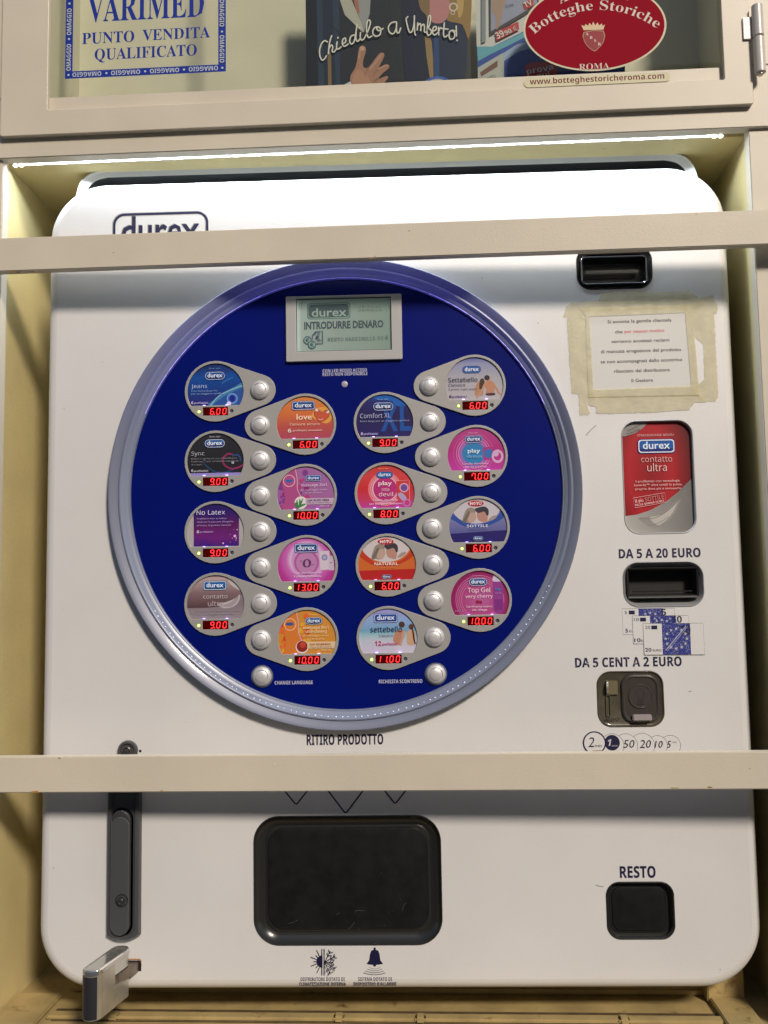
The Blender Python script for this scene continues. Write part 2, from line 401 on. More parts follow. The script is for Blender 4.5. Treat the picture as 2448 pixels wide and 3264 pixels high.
for k in range(76):
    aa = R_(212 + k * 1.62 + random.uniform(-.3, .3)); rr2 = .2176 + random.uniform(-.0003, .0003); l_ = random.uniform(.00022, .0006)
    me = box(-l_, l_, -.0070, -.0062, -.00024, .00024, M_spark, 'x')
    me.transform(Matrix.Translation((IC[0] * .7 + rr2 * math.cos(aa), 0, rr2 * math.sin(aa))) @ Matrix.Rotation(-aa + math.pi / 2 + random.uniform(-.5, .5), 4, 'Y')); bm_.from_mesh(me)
me = bpy.data.meshes.new('ring_glints'); bm_.to_mesh(me); bm_.free(); me.materials.clear(); me.materials.append(M_spark)
o = part('ring_glints', me, vm); o['kind'] = 'stuff'
bm_ = bmesh.new()
for a0, a1, t_ in ((22, 66, .00055), (66, 112, .00022), (112, 158, .00055)):
    n_ = 40; oo = [(IC[0] + .2124 * math.cos(R_(a0 + (a1 - a0) * k / n_)), .2124 * math.sin(R_(a0 + (a1 - a0) * k / n_))) for k in range(n_ + 1)]
    ii = [(IC[0] + (.2124 - t_ * (.25 + abs(math.sin(k * 1.3)) * .75)) * math.cos(R_(a0 + (a1 - a0) * k / n_)), (.2124 - t_ * (.25 + abs(math.sin(k * 1.3)) * .75)) * math.sin(R_(a0 + (a1 - a0) * k / n_))) for k in range(n_ + 1)]
    me = setmesh('x', [(p[0], -.0034, p[1]) for p in oo + ii], [(k, k + 1, n_ + 2 + k, n_ + 1 + k) for k in range(n_)], M_ringled); bm_.from_mesh(me)
me = bpy.data.meshes.new('ring_backlight'); bm_.to_mesh(me); bm_.free(); me.materials.append(M_ringled)
part('ring_backlight', me, vm)

# ------------------------------------------------------------------ selector plates
RB, RS, RWIN, CUT, DX = .0306, .0155, .0280, -.0142, .0445
BX = (-.0816, .0857); Z0, DZ = .1010, .0350
def plate_outline(sgn, n=22):
    # big circle at (sgn*DX,0), small circle at origin
    ph = math.acos((RB - RS) / DX); pts = []
    for k in range(n + 1):                    # big arc
        a = -(math.pi - ph) + 2 * (math.pi - ph) * k / n; pts.append((DX + RB * math.cos(a), RB * math.sin(a)))
    for k in range(n // 2 + 1):
        a = math.pi - ph + 2 * ph * k / (n // 2); pts.append((RS * math.cos(a), RS * math.sin(a)))
    return [(sgn * x, z) for x, z in pts]
def window(r=RWIN, cut=CUT, n=40):
    a0 = math.asin(cut / r); pts = []
    for k in range(n + 1):
        a = a0 + (math.pi - 2 * a0) * k / n; pts.append((r * math.cos(a), r * math.sin(a)))
    return pts
PLY = -.0022
PM = {}
for sgn in (1, -1):
    PM[sgn] = shape('selector_plate', [plate_outline(sgn), [(sgn * DX + x, z) for x, z in window()],
        rrect(sgn * DX, -.0202, .0250, .0084, .0003, 2), circ(sgn * DX + .0162, -.0203, .0019, 20), circ(sgn * DX - .0162, -.0205, .0021, 20)], PLY, -.0006, M_plate, .0003)
BTN = lathe('push_button', [(.0094, 0), (.0094, -.0012), (.0090, -.0019), (.0078, -.0032), (.0066, -.0039), (.00650, -.0039), (.00645, -.0030), (.00590, -.0030), (.00585, -.0041), (.0048, -.0046), (.0032, -.0050), (.0015, -.0052), (0, -.0052)], M_btn, 48, R_(50))
LED = join('status_light', [lathe('a', [(.0021, 0), (.0021, -.0007), (.0015, -.0011), (.0013, -.0010)], M_ledb, 20), lathe('b', [(.0014, -.0009), (.0012, -.0013), (.0006, -.0016), (0, -.0017)], M_ledc, 16)])
HOLE = join('sensor', [lathe('a', [(.0019, 0), (.0016, .0004), (.0016, .0022)], M_plate, 20), box(-.0009, .0009, .0012, .0016, -.0009, .0009, mat('sensor_grey', (.10, .09, .09), .4))])
DSP = box(-.0125, .0125, -.0006, .0, -.0042, .0042, M_disp, 'price_display')
SEG = {'0': 'abcdef', '1': 'bc', '2': 'abged', '3': 'abgcd', '4': 'fgbc', '5': 'afgcd', '6': 'afgedc', '7': 'abcf', '8': 'abcdefg', '9': 'abfgcd'}
def digit(ch, dot):
    h, wd, t = .0058, .0031, .00072; pr = Pr(-.0008, 2e-5); sh = lambda x, z: (x + z * .14, z); pr.tr = sh
    def hseg(z): pr.poly([(-wd / 2 + t * .4, z), (-wd / 2 + t * .9, z + t / 2), (wd / 2 - t * .9, z + t / 2), (wd / 2 - t * .4, z), (wd / 2 - t * .9, z - t / 2), (-wd / 2 + t * .9, z - t / 2)], M_seg)
    def vseg(x, z0, z1): pr.poly([(x, z0 + .0001), (x + t / 2, z0 + t * .5), (x + t / 2, z1 - t * .5), (x, z1 - .0001), (x - t / 2, z1 - t * .5), (x - t / 2, z0 + t * .5)], M_seg)
    for s_ in SEG[ch]:
        {'a': lambda: hseg(h / 2), 'g': lambda: hseg(0), 'd': lambda: hseg(-h / 2), 'b': lambda: vseg(wd / 2, 0, h / 2), 'c': lambda: vseg(wd / 2, -h / 2, 0), 'f': lambda: vseg(-wd / 2, 0, h / 2), 'e': lambda: vseg(-wd / 2, -h / 2, 0)}[s_]()
    if dot: pr.disc(wd / 2 + .0011, -h / 2, .0005, M_seg, 8)
    return pr.mesh('digit')
DG = {}
def price(txt, parent, x, z):
    d = part('price_display', DSP, parent, (x, -.0008, z))
    chars = [(ch, False) for ch in txt if ch != '.']; i = txt.index('.') - 1; chars[i] = (chars[i][0], True)
    xs = [.0094 - .0061 * k for k in range(4)][:len(chars)][::-1]
    for (ch, dot), dx in zip(chars, xs):
        if (ch, dot) not in DG: DG[(ch, dot)] = digit(ch, dot)
        part('digit', DG[(ch, dot)], d, (x + dx - .0004, -.0008, z))
class Card:
    def __init__(s, key, cx, top, bot, base):
        s.cx, s.cy = cx, (top + bot) / 2; s.u = RB / ((bot - top) / 2); s.key = key
        s.base = shape('product_card', [window(.0286, -.0148)], -.0008, -.0005, base)
        tr = lambda x, y: ((x - s.cx) * s.u, -(y - s.cy) * s.u)
        s.pic = Pr(-.0008, 1e-5, tr); s.let = Pr(-.0015, 1e-5, tr); s.emb = Pr(-.0012, 1e-5, tr)
        s.pic.clip = s.let.clip = s.emb.clip = window(.0284, -.0146, 30)
    def T(s, t, x0, x1, yb, cap, c, st='n', **k): s.let.text(t, ((x0 + x1) / 2, yb), cap * s.u, c, st, (x1 - x0) * s.u, **k)
    def E(s, x, y, wd, style='box', **k): emblem(s.emb, s.emb.tr(x, y), wd * s.u, style, **k)
def slogan(c, x, y, wd, col='#cfd6e6'): c.T('love sex', x - wd / 2, x + wd / 2, y, 26, col, 'n', shear=.3)
def couple_faces(c, dx, dy, k, hue):
    q = lambda pts: [(dx + x * k, dy + y * k) for x, y in pts]
    p = c.pic
    p.poly(q([(300, 400), (330, 290), (360, 235), (420, 215), (470, 240), (475, 300), (440, 330), (420, 420), (360, 415)]), '#8d8378', 4)
    p.poly(q([(385, 300), (430, 285), (470, 290), (488, 345), (465, 395), (440, 418), (400, 422), (372, 380)]), '#b5988c', 4)
    p.poly(q([(300, 400), (340, 330), (385, 260), (400, 300), (350, 400), (325, 420)]), '#6d6560', 4)
    p.poly(q([(500, 290), (520, 270), (600, 270), (640, 330), (625, 420), (560, 410), (520, 390), (498, 340)]), '#b08478', 4)
    p.poly(q([(470, 240), (520, 215), (600, 205), (650, 240), (655, 310), (630, 330), (600, 275), (530, 290), (500, 285)]), '#3b3640', 4)
    p.poly(q([(650, 390), (690, 345), (750, 325), (765, 345), (720, 385), (660, 402)]), '#9c8c86', 3)
CARDS = {}
def card(key, cx, top, bot, base):
    CARDS[key] = Card(key, cx, top, bot, base); return CARDS[key]
# left column, top to bottom
c = card('L0', 601, 125, 1085, grad('card_jeans', [(0, '#2a1c6e'), (.35, '#123a86'), (.7, '#0e4a9c'), (1, '#1a2a66')], 'z', noise=.5, nscale=3))
c.pic.poly([(500, 835), (600, 720), (740, 620), (900, 540), (1060, 480), (1060, 850)], '#3f7aa8', 3)
c.pic.poly([(560, 850), (680, 720), (820, 640), (1060, 560), (1060, 850)], '#28509a', 3)
c.pic.line([(520, 825), (640, 690), (800, 600), (1040, 515)], .0011, '#7fb2cc', 5)
c.pic.line([(700, 480), (780, 430), (870, 390)], .0010, '#2f6fb0', 4)
c.pic.disc(862, 722, .0000 + 85, '#6fa0d8', 26); c.pic.disc(862, 722, 68, '#3d62b8', 24); c.pic.disc(862, 722, 44, '#1a1e86', 22, 52); c.pic.disc(810, 800, 34, '#d8d4ee', 14)
slogan(c, 590, 252, 190, '#6f94cc'); c.E(592, 358, 308, 'pill', fill='#24509a', outline='#aebcdc')
c.T('Jeans', 222, 468, 548, 62, '#a9bce8', 's'); c.T('Con forma Easy-On', 222, 630, 606, 26, '#8ea8dc'); c.T('per un maggiore comfort', 222, 738, 650, 26, '#8ea8dc')
c.T('6', 222, 255, 797, 42, '#c9c6ee', 'b'); c.T('profilattici', 268, 485, 797, 28, '#b7b2e6', 'b')
c = card('L2', 601, 1200, 2165, grad('card_sync', [(0, '#1c1d24'), (1, '#2a2b33')], 'z'))
c.pic.line([(410, 1700), (500, 1790), (620, 1850), (780, 1850), (900, 1800)], .0014, '#23406a', 5)
c.pic.line([(860, 1575), (790, 1570), (730, 1620), (715, 1690), (760, 1760), (850, 1800), (950, 1785), (1030, 1745)], .0017, '#8a2a5a', 5)
c.pic.line([(870, 1600), (930, 1585), (980, 1620), (990, 1680)], .0014, '#2a4a86', 5); c.pic.disc(870, 1705, 22, '#aaa8c0', 10)
c.pic.rect(200, 1010, 1930, 1862, '#8f84c8')
slogan(c, 590, 1305, 180, '#b8bcc8'); c.E(588, 1400, 312, 'pill', fill='#2c5a9c', outline='#b8c6dc')
c.T('Sync', 222, 430, 1585, 62, '#a6a8b2', 's'); c.T('Rilievi e nervature con il lubrificante', 222, 940, 1648, 26, '#8a8c98'); c.T('Performa™ per un’intensa esperienza', 222, 962, 1692, 26, '#8a8c98'); c.T('di coppia', 222, 395, 1738, 26, '#8a8c98')
c.T('6', 222, 255, 1843, 42, '#c4c6d0', 'b'); c.T('profilattici', 268, 485, 1843, 28, '#c4c6d0', 'b')
c = card('L4', 556, 150, 1052, mat('card_pale', '#a9a5a8', .4))
c.pic.poly([(233, 100), (895, 100), (895, 803), (237, 803)], grad('card_purple', [(0, '#3c1a78'), (.25, '#6a1f78'), (.45, '#5a1c5c'), (.75, '#2e1a6a'), (1, '#2a1a60')], 'z', noise=.35, nscale=3))
for (x, y, r) in ((835, 660, 20), (868, 570, 9), (855, 690, 9), (665, 762, 12), (800, 690, 7), (850, 718, 6), (765, 635, 5), (820, 570, 4), (770, 748, 5)): c.pic.disc(x, y, r, '#d9b8dc', 10)
c.T('No Latex', 280, 695, 345, 66, '#d6d0f0', 's'); c.T('Profilattici non in lattice', 285, 715, 412, 24, '#b49cd8'); c.T('ideali per le persone allergiche', 285, 812, 460, 24, '#b49cd8'); c.T('al lattice di gomma naturale', 285, 778, 510, 24, '#b49cd8')
c.T('6', 285, 318, 610, 40, '#dcd4f2', 'b'); c.T('profilattici', 332, 520, 606, 24, '#b49cd8', 'b')
c = card('L6', 552, 1158, 2075, grad('card_silk', [(0, '#8f8590'), (.4, '#7d7078'), (.6, '#8f8088'), (.93, '#a08c92'), (1, '#7a2030')], 'z'))
c.pic.poly([(135, 1670), (135, 1500), (300, 1280), (420, 1225), (700, 1225), (740, 1245), (860, 1400), (950, 1430), (920, 1500), (800, 1560), (680, 1600), (600, 1655), (400, 1668)], grad('card_silk2', [(0, '#50383e'), (.5, '#7c646a'), (1, '#b5a0a2')], 'z'))
c.pic.poly([(590, 1610), (700, 1590), (850, 1530), (905, 1480), (900, 1560), (840, 1640), (720, 1680), (620, 1660)], '#b3aab0', 4)
c.pic.poly([(650, 1640), (760, 1600), (880, 1510), (860, 1590), (760, 1660)], '#9a9098', 3)
c.pic.poly([(745, 1240), (800, 1270), (880, 1350), (910, 1420), (860, 1400), (780, 1340), (740, 1280)], '#b9b2b6', 4)
c.E(542, 1347, 330, 'box', fill='#1c5aa4', dark='#17406f', outline='#bcd0e4')
c.T('contatto', 372, 728, 1535, 58, '#c2b6ba', 's'); c.T('ultra', 440, 662, 1645, 72, '#b8acb2', 's')
c.T('6', 200, 235, 1742, 44, '#a39ba8', 's'); c.T('preservativi in lattice ultra sottili', 275, 910, 1724, 20, '#8f8798'); c.T('per una maggiore sensibilita', 280, 825, 1768, 20, '#8f8798')
# second column (plates that open to the right)
c = card('L1', 999, 145, 1073, grad('card_orange', [(0, '#a8455e'), (.3, '#b4504a'), (.6, '#cc6e3c'), (1, '#d28448')], 'z'))
c.pic.poly([(1100, 500), (1130, 420), (1180, 370), (1330, 350), (1400, 420), (1390, 540), (1300, 600)], '#d89a44', 4)
hp = [(1225, 585), (1150, 510), (1130, 440), (1160, 395), (1205, 390), (1250, 425), (1300, 400), (1345, 405), (1365, 450), (1340, 520)]
c.pic.poly(hp, '#7a2c2c', 5); c.pic.poly([(x * .93 + 1247 * .07, y * .93 + 480 * .07) for x, y in hp], '#c0553a', 5)
c.pic.poly([(1150, 405), (1158, 362), (1200, 400), (1180, 420)], '#d8d0d8'); c.pic.poly([(1310, 440), (1355, 392), (1362, 435), (1340, 450)], '#d8d0d8')
c.pic.line([(1195, 530), (1225, 545), (1265, 528)], .0005, '#e8c8b8', 4)
c.E(972, 325, 335, 'box', fill='#1f4a86', dark='#2a2c6c', outline='#b8c0de')
c.T('love', 868, 1098, 540, 90, '#f0c8b0', 'n', off=.02); c.T('l’amore sicuro', 768, 1215, 626, 44, '#eec4b0', 'n'); c.T('6', 738, 788, 730, 56, '#f0dcd8', 'b'); c.T('profilattici anatomici', 812, 1250, 716, 28, '#e8b8b4', 'b')
def massage(key, cx, top, bot, base, tube, cols, s, oy):
    c = card(key, cx, top, bot, base); X = lambda x: cx + (x - 1006) * s; Y = lambda y: oy + (y - 1648) * s
    q = lambda pts: [(X(x), Y(y)) for x, y in pts]
    blob = random.Random(5)
    for k in range(16): c.pic.disc(X(blob.uniform(590, 740)), Y(blob.uniform(1400, 1850)), blob.uniform(20, 50) * s, cols[blob.randrange(3)], 9)
    for k in range(14): c.pic.disc(X(blob.uniform(850, 1080)), Y(blob.uniform(1240, 1720)), blob.uniform(15, 45) * s, cols[blob.randrange(3)], 9)
    c.pic.poly(q([(660, 1870), (690, 1700), (650, 1500), (660, 1360), (740, 1230), (850, 1230), (870, 1400), (880, 1560), (925, 1660), (900, 1870)]), tube, 4)
    c.pic.line(q([(850, 1260), (875, 1400), (880, 1560), (930, 1670)]), .0008, '#c9a5b4', 5)
    c.pic.disc(X(755), Y(1430), 92 * s, '#ddb0c0' if key == 'L3' else '#e6b890', 24); c.pic.disc(X(755), Y(1430), 80 * s, tube, 24)
    c.pic.disc(X(930), Y(1765), 96 * s, '#d9d4d4', 24)
    return c, X, Y
c, X, Y = massage('L3', 1006, 1178, 2118, grad('card_mauve', [(0, '#9a4ea6'), (.5, '#a0629c'), (1, '#9a6aa8')], 'd', noise=.2), '#a84a84', ('#8a2a78', '#b03a78', '#7a3a8a'), 1.0, 1648)
for pts in ([(850, 1850), (900, 1790), (965, 1690), (930, 1800)], [(880, 1850), (930, 1790), (1020, 1785), (930, 1830)], [(850, 1800), (870, 1720), (890, 1790)], [(900, 1790), (910, 1700), (935, 1780)], [(840, 1760), (890, 1800), (880, 1860), (845, 1830)]): c.pic.poly(pts, '#3f7a48', 3)
c.pic.rect(1000, 1430, 1795, 1700, '#b9a4bc')
c.E(755, 1430, 112, 'plain', fill='#3c64ac', txt='#27489a'); c.E(1122, 1397, 228, 'box', fill='#2c5cae', outline='#b8c0e0')
c.T('massage 2in1', 942, 1322, 1522, 42, '#d8b8dc', 'b'); c.T('gel massaggio corpo', 928, 1328, 1585, 28, '#ceb0d4'); c.T('e lubrificante', 1000, 1252, 1628, 28, '#ceb0d4')
c.T('con ALOE VERA', 1030, 1355, 1745, 30, '#5a3a68', 'b'); c.T('Delicato su tutto il corpo', 1032, 1368, 1776, 18, '#6a4a78'); c.T('200 ml', 1212, 1345, 1832, 26, '#d8c0e2')
c = card('L5', 900, 93, 938, grad('card_pink', [(0, '#b88ac0'), (.42, '#b88cc0'), (.50, '#d0b0d8'), (.62, '#c268b4'), (.85, '#b03a94'), (1, '#a82e84')], 'r', (.5, .50), .55))
c.pic.disc(900, 465, 195, '#c48cc0', 40); c.pic.disc(900, 462, 168, '#a8589c', 40); c.pic.disc(900, 465, 140, '#b67cae', 40)
c.pic.poly([(1070, 315), (1210, 308), (1215, 560), (1085, 570)], '#c9bccb'); c.pic.poly([(1200, 380), (1262, 376), (1272, 570), (1202, 572)], '#bdb0c2')
c.pic.disc(1143, 398, 40, '#6a4a8c', 20); c.pic.disc(1143, 398, 31, '#9aa0c8', 20); c.pic.rect(1215, 1250, 475, 465, '#5a5470')
c.E(897, 268, 305, 'box', fill='#1f4c86', outline='#b8c0de', dark='#3a3478')
c.T('O', 852, 965, 518, 100, '#5a3a62', 'bs'); c.pic.k += 1
c.T('“', 818, 848, 470, 40, '#5a3a62', 'bs'); c.T('„', 968, 1000, 492, 40, '#5a3a62', 'bs')
c.T('Il gel stimolante per', 730, 1105, 612, 30, '#e0b4e0', 'n', off=.02); c.T('il piacere femminile', 730, 1100, 660, 30, '#e0b4e0', 'n', off=.02)
c, X, Y = massage('L7', 904, 1035, 1892, grad('card_amber', [(0, '#c8862e'), (.5, '#c9883a'), (1, '#c98838')], 'x', noise=.15), '#cc7430', ('#c83c28', '#d8a030', '#d8622c'), .912, 1463)
c.pic.disc(835, 1562, 76, '#8a2420', 24); c.pic.disc(845, 1540, 40, '#b84434', 16); c.pic.rect(905, 1290, 1592, 1500, '#d2b896')
c.E(669, 1258, 105, 'plain', fill='#3a5c96', txt='#20386e'); c.E(995, 1222, 230, 'pill', fill='#1c5a9c', outline='#c4ccd6', dark='#182c5a'); slogan(c, 990, 1145, 130, '#e8c47c')
c.T('massage 2in1', 852, 1195, 1328, 36, '#ead2a4', 'b'); c.T('stimulating', 880, 1168, 1380, 36, '#ead2a4', 'b'); c.T('gel massaggio corpo', 840, 1200, 1430, 25, '#e6c890'); c.T('e lubrificante', 908, 1138, 1474, 25, '#e6c890')
c.T('con GUARANÀ', 942, 1225, 1548, 28, '#b05a2c', 'b'); c.T('Fragranza Energizzante', 945, 1242, 1577, 16, '#9a6a44'); c.T('200 ml', 1096, 1222, 1626, 24, '#ead8a8')
# third column
c = card('R1', 535, 118, 1050, grad('card_comfort', [(0, '#2a2062'), (.5, '#241f52'), (.8, '#28246a'), (1, '#1c4e9c')], 'z', noise=.15))
c.pic.poly([(390, 175), (700, 150), (860, 300), (860, 340), (700, 330), (640, 260), (420, 230)], '#1c5cae', 3)
c.pic.text('XL', c.let.tr(705, 715), 395 * c.u, '#1b4f9e', 'b', 455 * c.u, raw=True)
slogan(c, 512, 240, 170, '#8fb0dc'); c.E(518, 340, 300, 'pill', fill='#24488a', outline='#b0bcd8')
c.T('Comfort XL', 168, 625, 512, 68, '#aeb2d8', 's'); c.T('Extra large per un maggiore comfort', 170, 905, 572, 28, '#98a0cc'); c.T('6', 176, 210, 768, 44, '#c9c6ee', 'b'); c.T('profilattici', 222, 430, 766, 28, '#b7b2e6', 'b')
def play(key, cx, top, bot, base, inner, cyc, ring):
    c = card(key, cx, top, bot, base)
    for r0, r1, col in ring: c.pic.ring(cyc[0], cyc[1], r0, r1, col, 40)
    c.pic.poly(circ(cyc[0], cyc[1], 172, 36, 165), inner); return c
c = play('R3', 550, 1155, 2097, grad('card_red', [(0, '#b83ca0'), (.2, '#c03a60'), (.45, '#c42c34'), (.75, '#cc4046'), (1, '#b83c38')], 'z'), '#b02c78', (540, 1560), ((232, 255, '#e07a84'), (208, 225, '#dc9cae'), (178, 200, '#dca8c0')))
c.pic.poly([(705, 1440), (905, 1430), (905, 1740), (715, 1740)], '#c03a40'); c.pic.line([(705, 1440), (905, 1432), (905, 1735)], .0006, '#e08c90')
c.pic.disc(825, 1545, 70, '#d8a0b8', 22); c.pic.disc(825, 1545, 52, '#6a4a98', 22); c.pic.poly([(730, 1640), (790, 1620), (860, 1700), (820, 1750), (760, 1700)], '#a89ac4', 3); c.pic.ring(865, 1775, 40, 56, '#c07ac0', 20)
c.E(537, 1345, 250, 'plain', fill='#2a5aa4'); slogan(c, 525, 1262, 160, '#e8a898')
c.T('play', 438, 645, 1502, 62, '#f0d0dc', 'n', off=.02); c.T('little', 490, 605, 1592, 46, '#ecc4d2', 's'); c.T('devil', 445, 658, 1672, 62, '#f0ccda', 's'); c.T('1 anello stimolante', 355, 732, 1742, 30, '#e8b8dc', off=.02); c.T('per intriganti sensazioni', 302, 795, 1796, 30, '#e8b8dc', off=.02)
c = card('R5', 506, 78, 923, mat('card_hatu_orange', '#c4622a', .4))
c.pic.poly([(100, 570), (910, 555), (910, 720), (100, 720)], '#ae1f22')
c.pic.poly([(100, 250), (170, 300), (330, 450), (500, 478), (680, 445), (800, 350), (830, 270), (900, 200), (930, 300), (800, 430), (640, 500), (480, 515), (330, 500), (200, 430), (100, 330)], '#b4381f', 3)
c.pic.poly(circ(496, 210, 335, 44, 250), '#c4bcc0')
couple_faces(c, 0, 0, 1, 0)
c.pic.disc(492, 185, 108, '#b4232e', 28, 42)
c.T('HATÙ', 415, 570, 205, 40, '#e8d8dc', 'b', off=.03); c.T('NATURAL', 338, 655, 502, 38, '#ecd8d0', 'b'); c.T('6 PROFILATTICI', 372, 618, 545, 18, '#d0805c'); c.E(500, 655, 128, 'pill', fill='#233c86', outline='#c8b4c4')
c = card('R7', 525, 1020, 1880, grad('card_beach', [(0, '#c4b8d4'), (.3, '#b4bccc'), (.42, '#8fb8c4'), (.5, '#6f9cc0'), (.75, '#8aa4d4'), (1, '#9c90cc')], 'z', noise=.06))
def back(c, pts, col, sm=4): c.pic.poly(pts, col, sm)
back(c, [(610, 1520), (590, 1480), (615, 1390), (660, 1350), (720, 1345), (752, 1370), (735, 1440), (700, 1540), (640, 1545)], '#b07e66')
back(c, [(752, 1365), (745, 1440), (715, 1500), (700, 1560), (676, 1565), (700, 1460), (725, 1370)], '#b89484'); c.pic.disc(711, 1275, 42, '#4a3430', 20, 42)
back(c, [(780, 1530), (775, 1460), (785, 1370), (830, 1345), (880, 1360), (895, 1440), (880, 1540), (820, 1555)], '#c09a80'); c.pic.disc(838, 1305, 34, '#5a3a30', 18, 38)
c.pic.line([(850, 1320), (865, 1400), (875, 1480), (888, 1530)], .0016, '#4a2c28', 4)
c.pic.rect(600, 920, 1660, 1560, '#c2bcd0')
c.E(497, 1182, 312, 'box', fill='#1f4a9c', outline='#b6c2e2', dark='#1c3680')
c.T('settebello', 285, 715, 1370, 70, '#23253c', 's'); c.T('classico', 402, 595, 1435, 40, '#8a7ea0', 's'); c.T('12', 345, 430, 1552, 62, '#c03a6a', 'b'); c.T('profilattici', 445, 645, 1548, 32, '#b8507c', 'b')
# right column
c = card('R0', 975, 125, 1055, grad('card_silver', [(0, '#b4aeb6'), (.5, '#a8a6b0'), (.85, '#8c90b4'), (1, '#4c5ca0')], 'z', noise=.05))
back(c, [(975, 740), (985, 620), (1030, 540), (1080, 520), (1100, 600), (1095, 740), (1030, 745)], '#b08468'); back(c, [(1045, 640), (1050, 540), (1075, 490), (1115, 495), (1125, 550), (1090, 640), (1060, 650)], '#4c3830')
back(c, [(1140, 740), (1150, 660), (1120, 600), (1140, 540), (1190, 510), (1250, 545), (1275, 600), (1265, 700), (1275, 740)], '#b8846a'); c.pic.poly([(1120, 560), (1145, 560), (1100, 660), (1030, 770), (990, 780), (1060, 680)], '#bc8c74', 3); c.pic.poly([(1255, 555), (1285, 590), (1340, 690), (1370, 740), (1340, 740), (1275, 640)], '#b8886e', 3)
c.pic.disc(1163, 478, 42, '#3c302e', 18, 40); c.pic.poly([(1140, 715), (1275, 712), (1262, 748), (1155, 748)], '#4a3440', 2)
c.E(938, 348, 278, 'plain', fill='#33599a'); c.T('Settebello', 585, 1020, 535, 66, '#31304a', 's'); c.T('Classico', 587, 835, 600, 44, '#4c4a66', 's'); c.T('Il primo, il più amato', 590, 1010, 655, 28, '#4c4668'); c.T('6', 594, 628, 772, 44, '#3c1c6c', 'b'); c.T('profilattici', 640, 852, 770, 28, '#4a2c7a', 'b')
c = play('R2', 999, 1160, 2097, grad('card_magenta', [(0, '#bc3aa0'), (.5, '#ac2c7c'), (1, '#ae4488')], 'z'), '#2f7cb4', (960, 1590), ((298, 303, '#d070ac'), (252, 262, '#d484b8'), (215, 232, '#c880bc'), (176, 204, '#8c70b8')))
c.pic.poly([(1100, 1500), (1300, 1500), (1300, 1690), (1105, 1690)], '#a83080'); c.pic.disc(1185, 1595, 70, '#3a6cb0', 20); c.pic.ring(1315, 1640, 55, 88, '#cfa6cc', 24, 1.15); c.pic.disc(1290, 1600, 45, '#cfa6cc', 14)
c.E(966, 1375, 262, 'pill', fill='#2a5494', outline='#c0b8dc'); slogan(c, 955, 1290, 150, '#dc9cc4')
c.T('play', 870, 1060, 1578, 58, '#d4e6f4', 'n', off=.02); c.T('vibrations', 848, 1085, 1655, 44, '#7cb0dc', 'n', off=.02); c.T('1 anello stimolante', 785, 1175, 1758, 30, '#e0a8d8', off=.02); c.T('per lui e per lei', 822, 1145, 1806, 30, '#e0a8d8', off=.02)
c = card('R4', 979, 85, 997, grad('card_hatu_blue', [(0, '#3a3a80'), (.6, '#7a7cb0'), (1, '#6a6ca6')], 'z'))
c.pic.poly([(540, 628), (1420, 585), (1420, 780), (540, 780)], '#221c66'); c.pic.poly([(540, 300), (610, 330), (780, 460), (960, 490), (1150, 455), (1280, 360), (1310, 290), (1400, 200), (1420, 330), (1300, 440), (1120, 520), (960, 545), (780, 520), (640, 440), (540, 380)], '#2c4c9a', 3)
c.pic.poly(circ(958, 230, 352, 44, 256), '#bfb9c4'); couple_faces(c, 435, 20, 1.07, 0); c.pic.disc(953, 193, 116, '#b4232e', 28, 45)
c.T('HATÙ', 868, 1036, 214, 42, '#e8d8dc', 'b', off=.03); c.T('SOTTILE', 815, 1122, 538, 38, '#d4d6ea', 'b'); c.T('6 PROFILATTICI', 835, 1105, 582, 18, '#4c4c86'); c.E(976, 698, 140, 'pill', fill='#2c4c9c', outline='#a8c0e0')
c = card('R6', 1001, 1103, 2027, grad('card_cherry', [(0, '#b4609c'), (.5, '#a8407c'), (.75, '#8c1c5c'), (1, '#9a1850')], 'r', (.52, .35), .62))
for r in (345, 318, 290, 262): c.pic.ring(1000, 1560, r, r + 7, '#c87cac', 48)
c.pic.poly([(1198, 1740), (1196, 1300), (1200, 1240), (1230, 1212), (1330, 1290), (1340, 1500), (1335, 1735)], '#8c3a88', 2); c.pic.poly([(1196, 1300), (1198, 1240), (1230, 1210), (1320, 1280), (1320, 1300)], '#c9bcd4', 2)
c.pic.rect(1210, 1328, 1720, 1560, '#7c2c80'); c.pic.disc(966, 1595, 28, '#8c1c44', 18); c.pic.disc(1010, 1600, 26, '#941c48', 18)
c.E(980, 1305, 262, 'pill', fill='#24559a', outline='#c8c4de'); slogan(c, 970, 1222, 150, '#c884b4'); c.E(1264, 1417, 84, 'plain', fill='#5470b4', txt='#3a4c94')
c.T('Top Gel', 825, 1152, 1455, 66, '#f0cce0', 's', off=.012); c.T('very cherry', 785, 1188, 1535, 46, '#eec4dc', 's', off=.012); c.T('lubrificante intimo', 800, 1180, 1675, 32, '#e8b4d4', off=.015); c.T('alla ciliegia', 880, 1102, 1722, 32, '#e8b4d4', off=.015); c.T('50ml e', 632, 760, 1732, 24, '#c884b4'); c.T('Top Gel', 1216, 1312, 1478, 24, '#b08cd0')

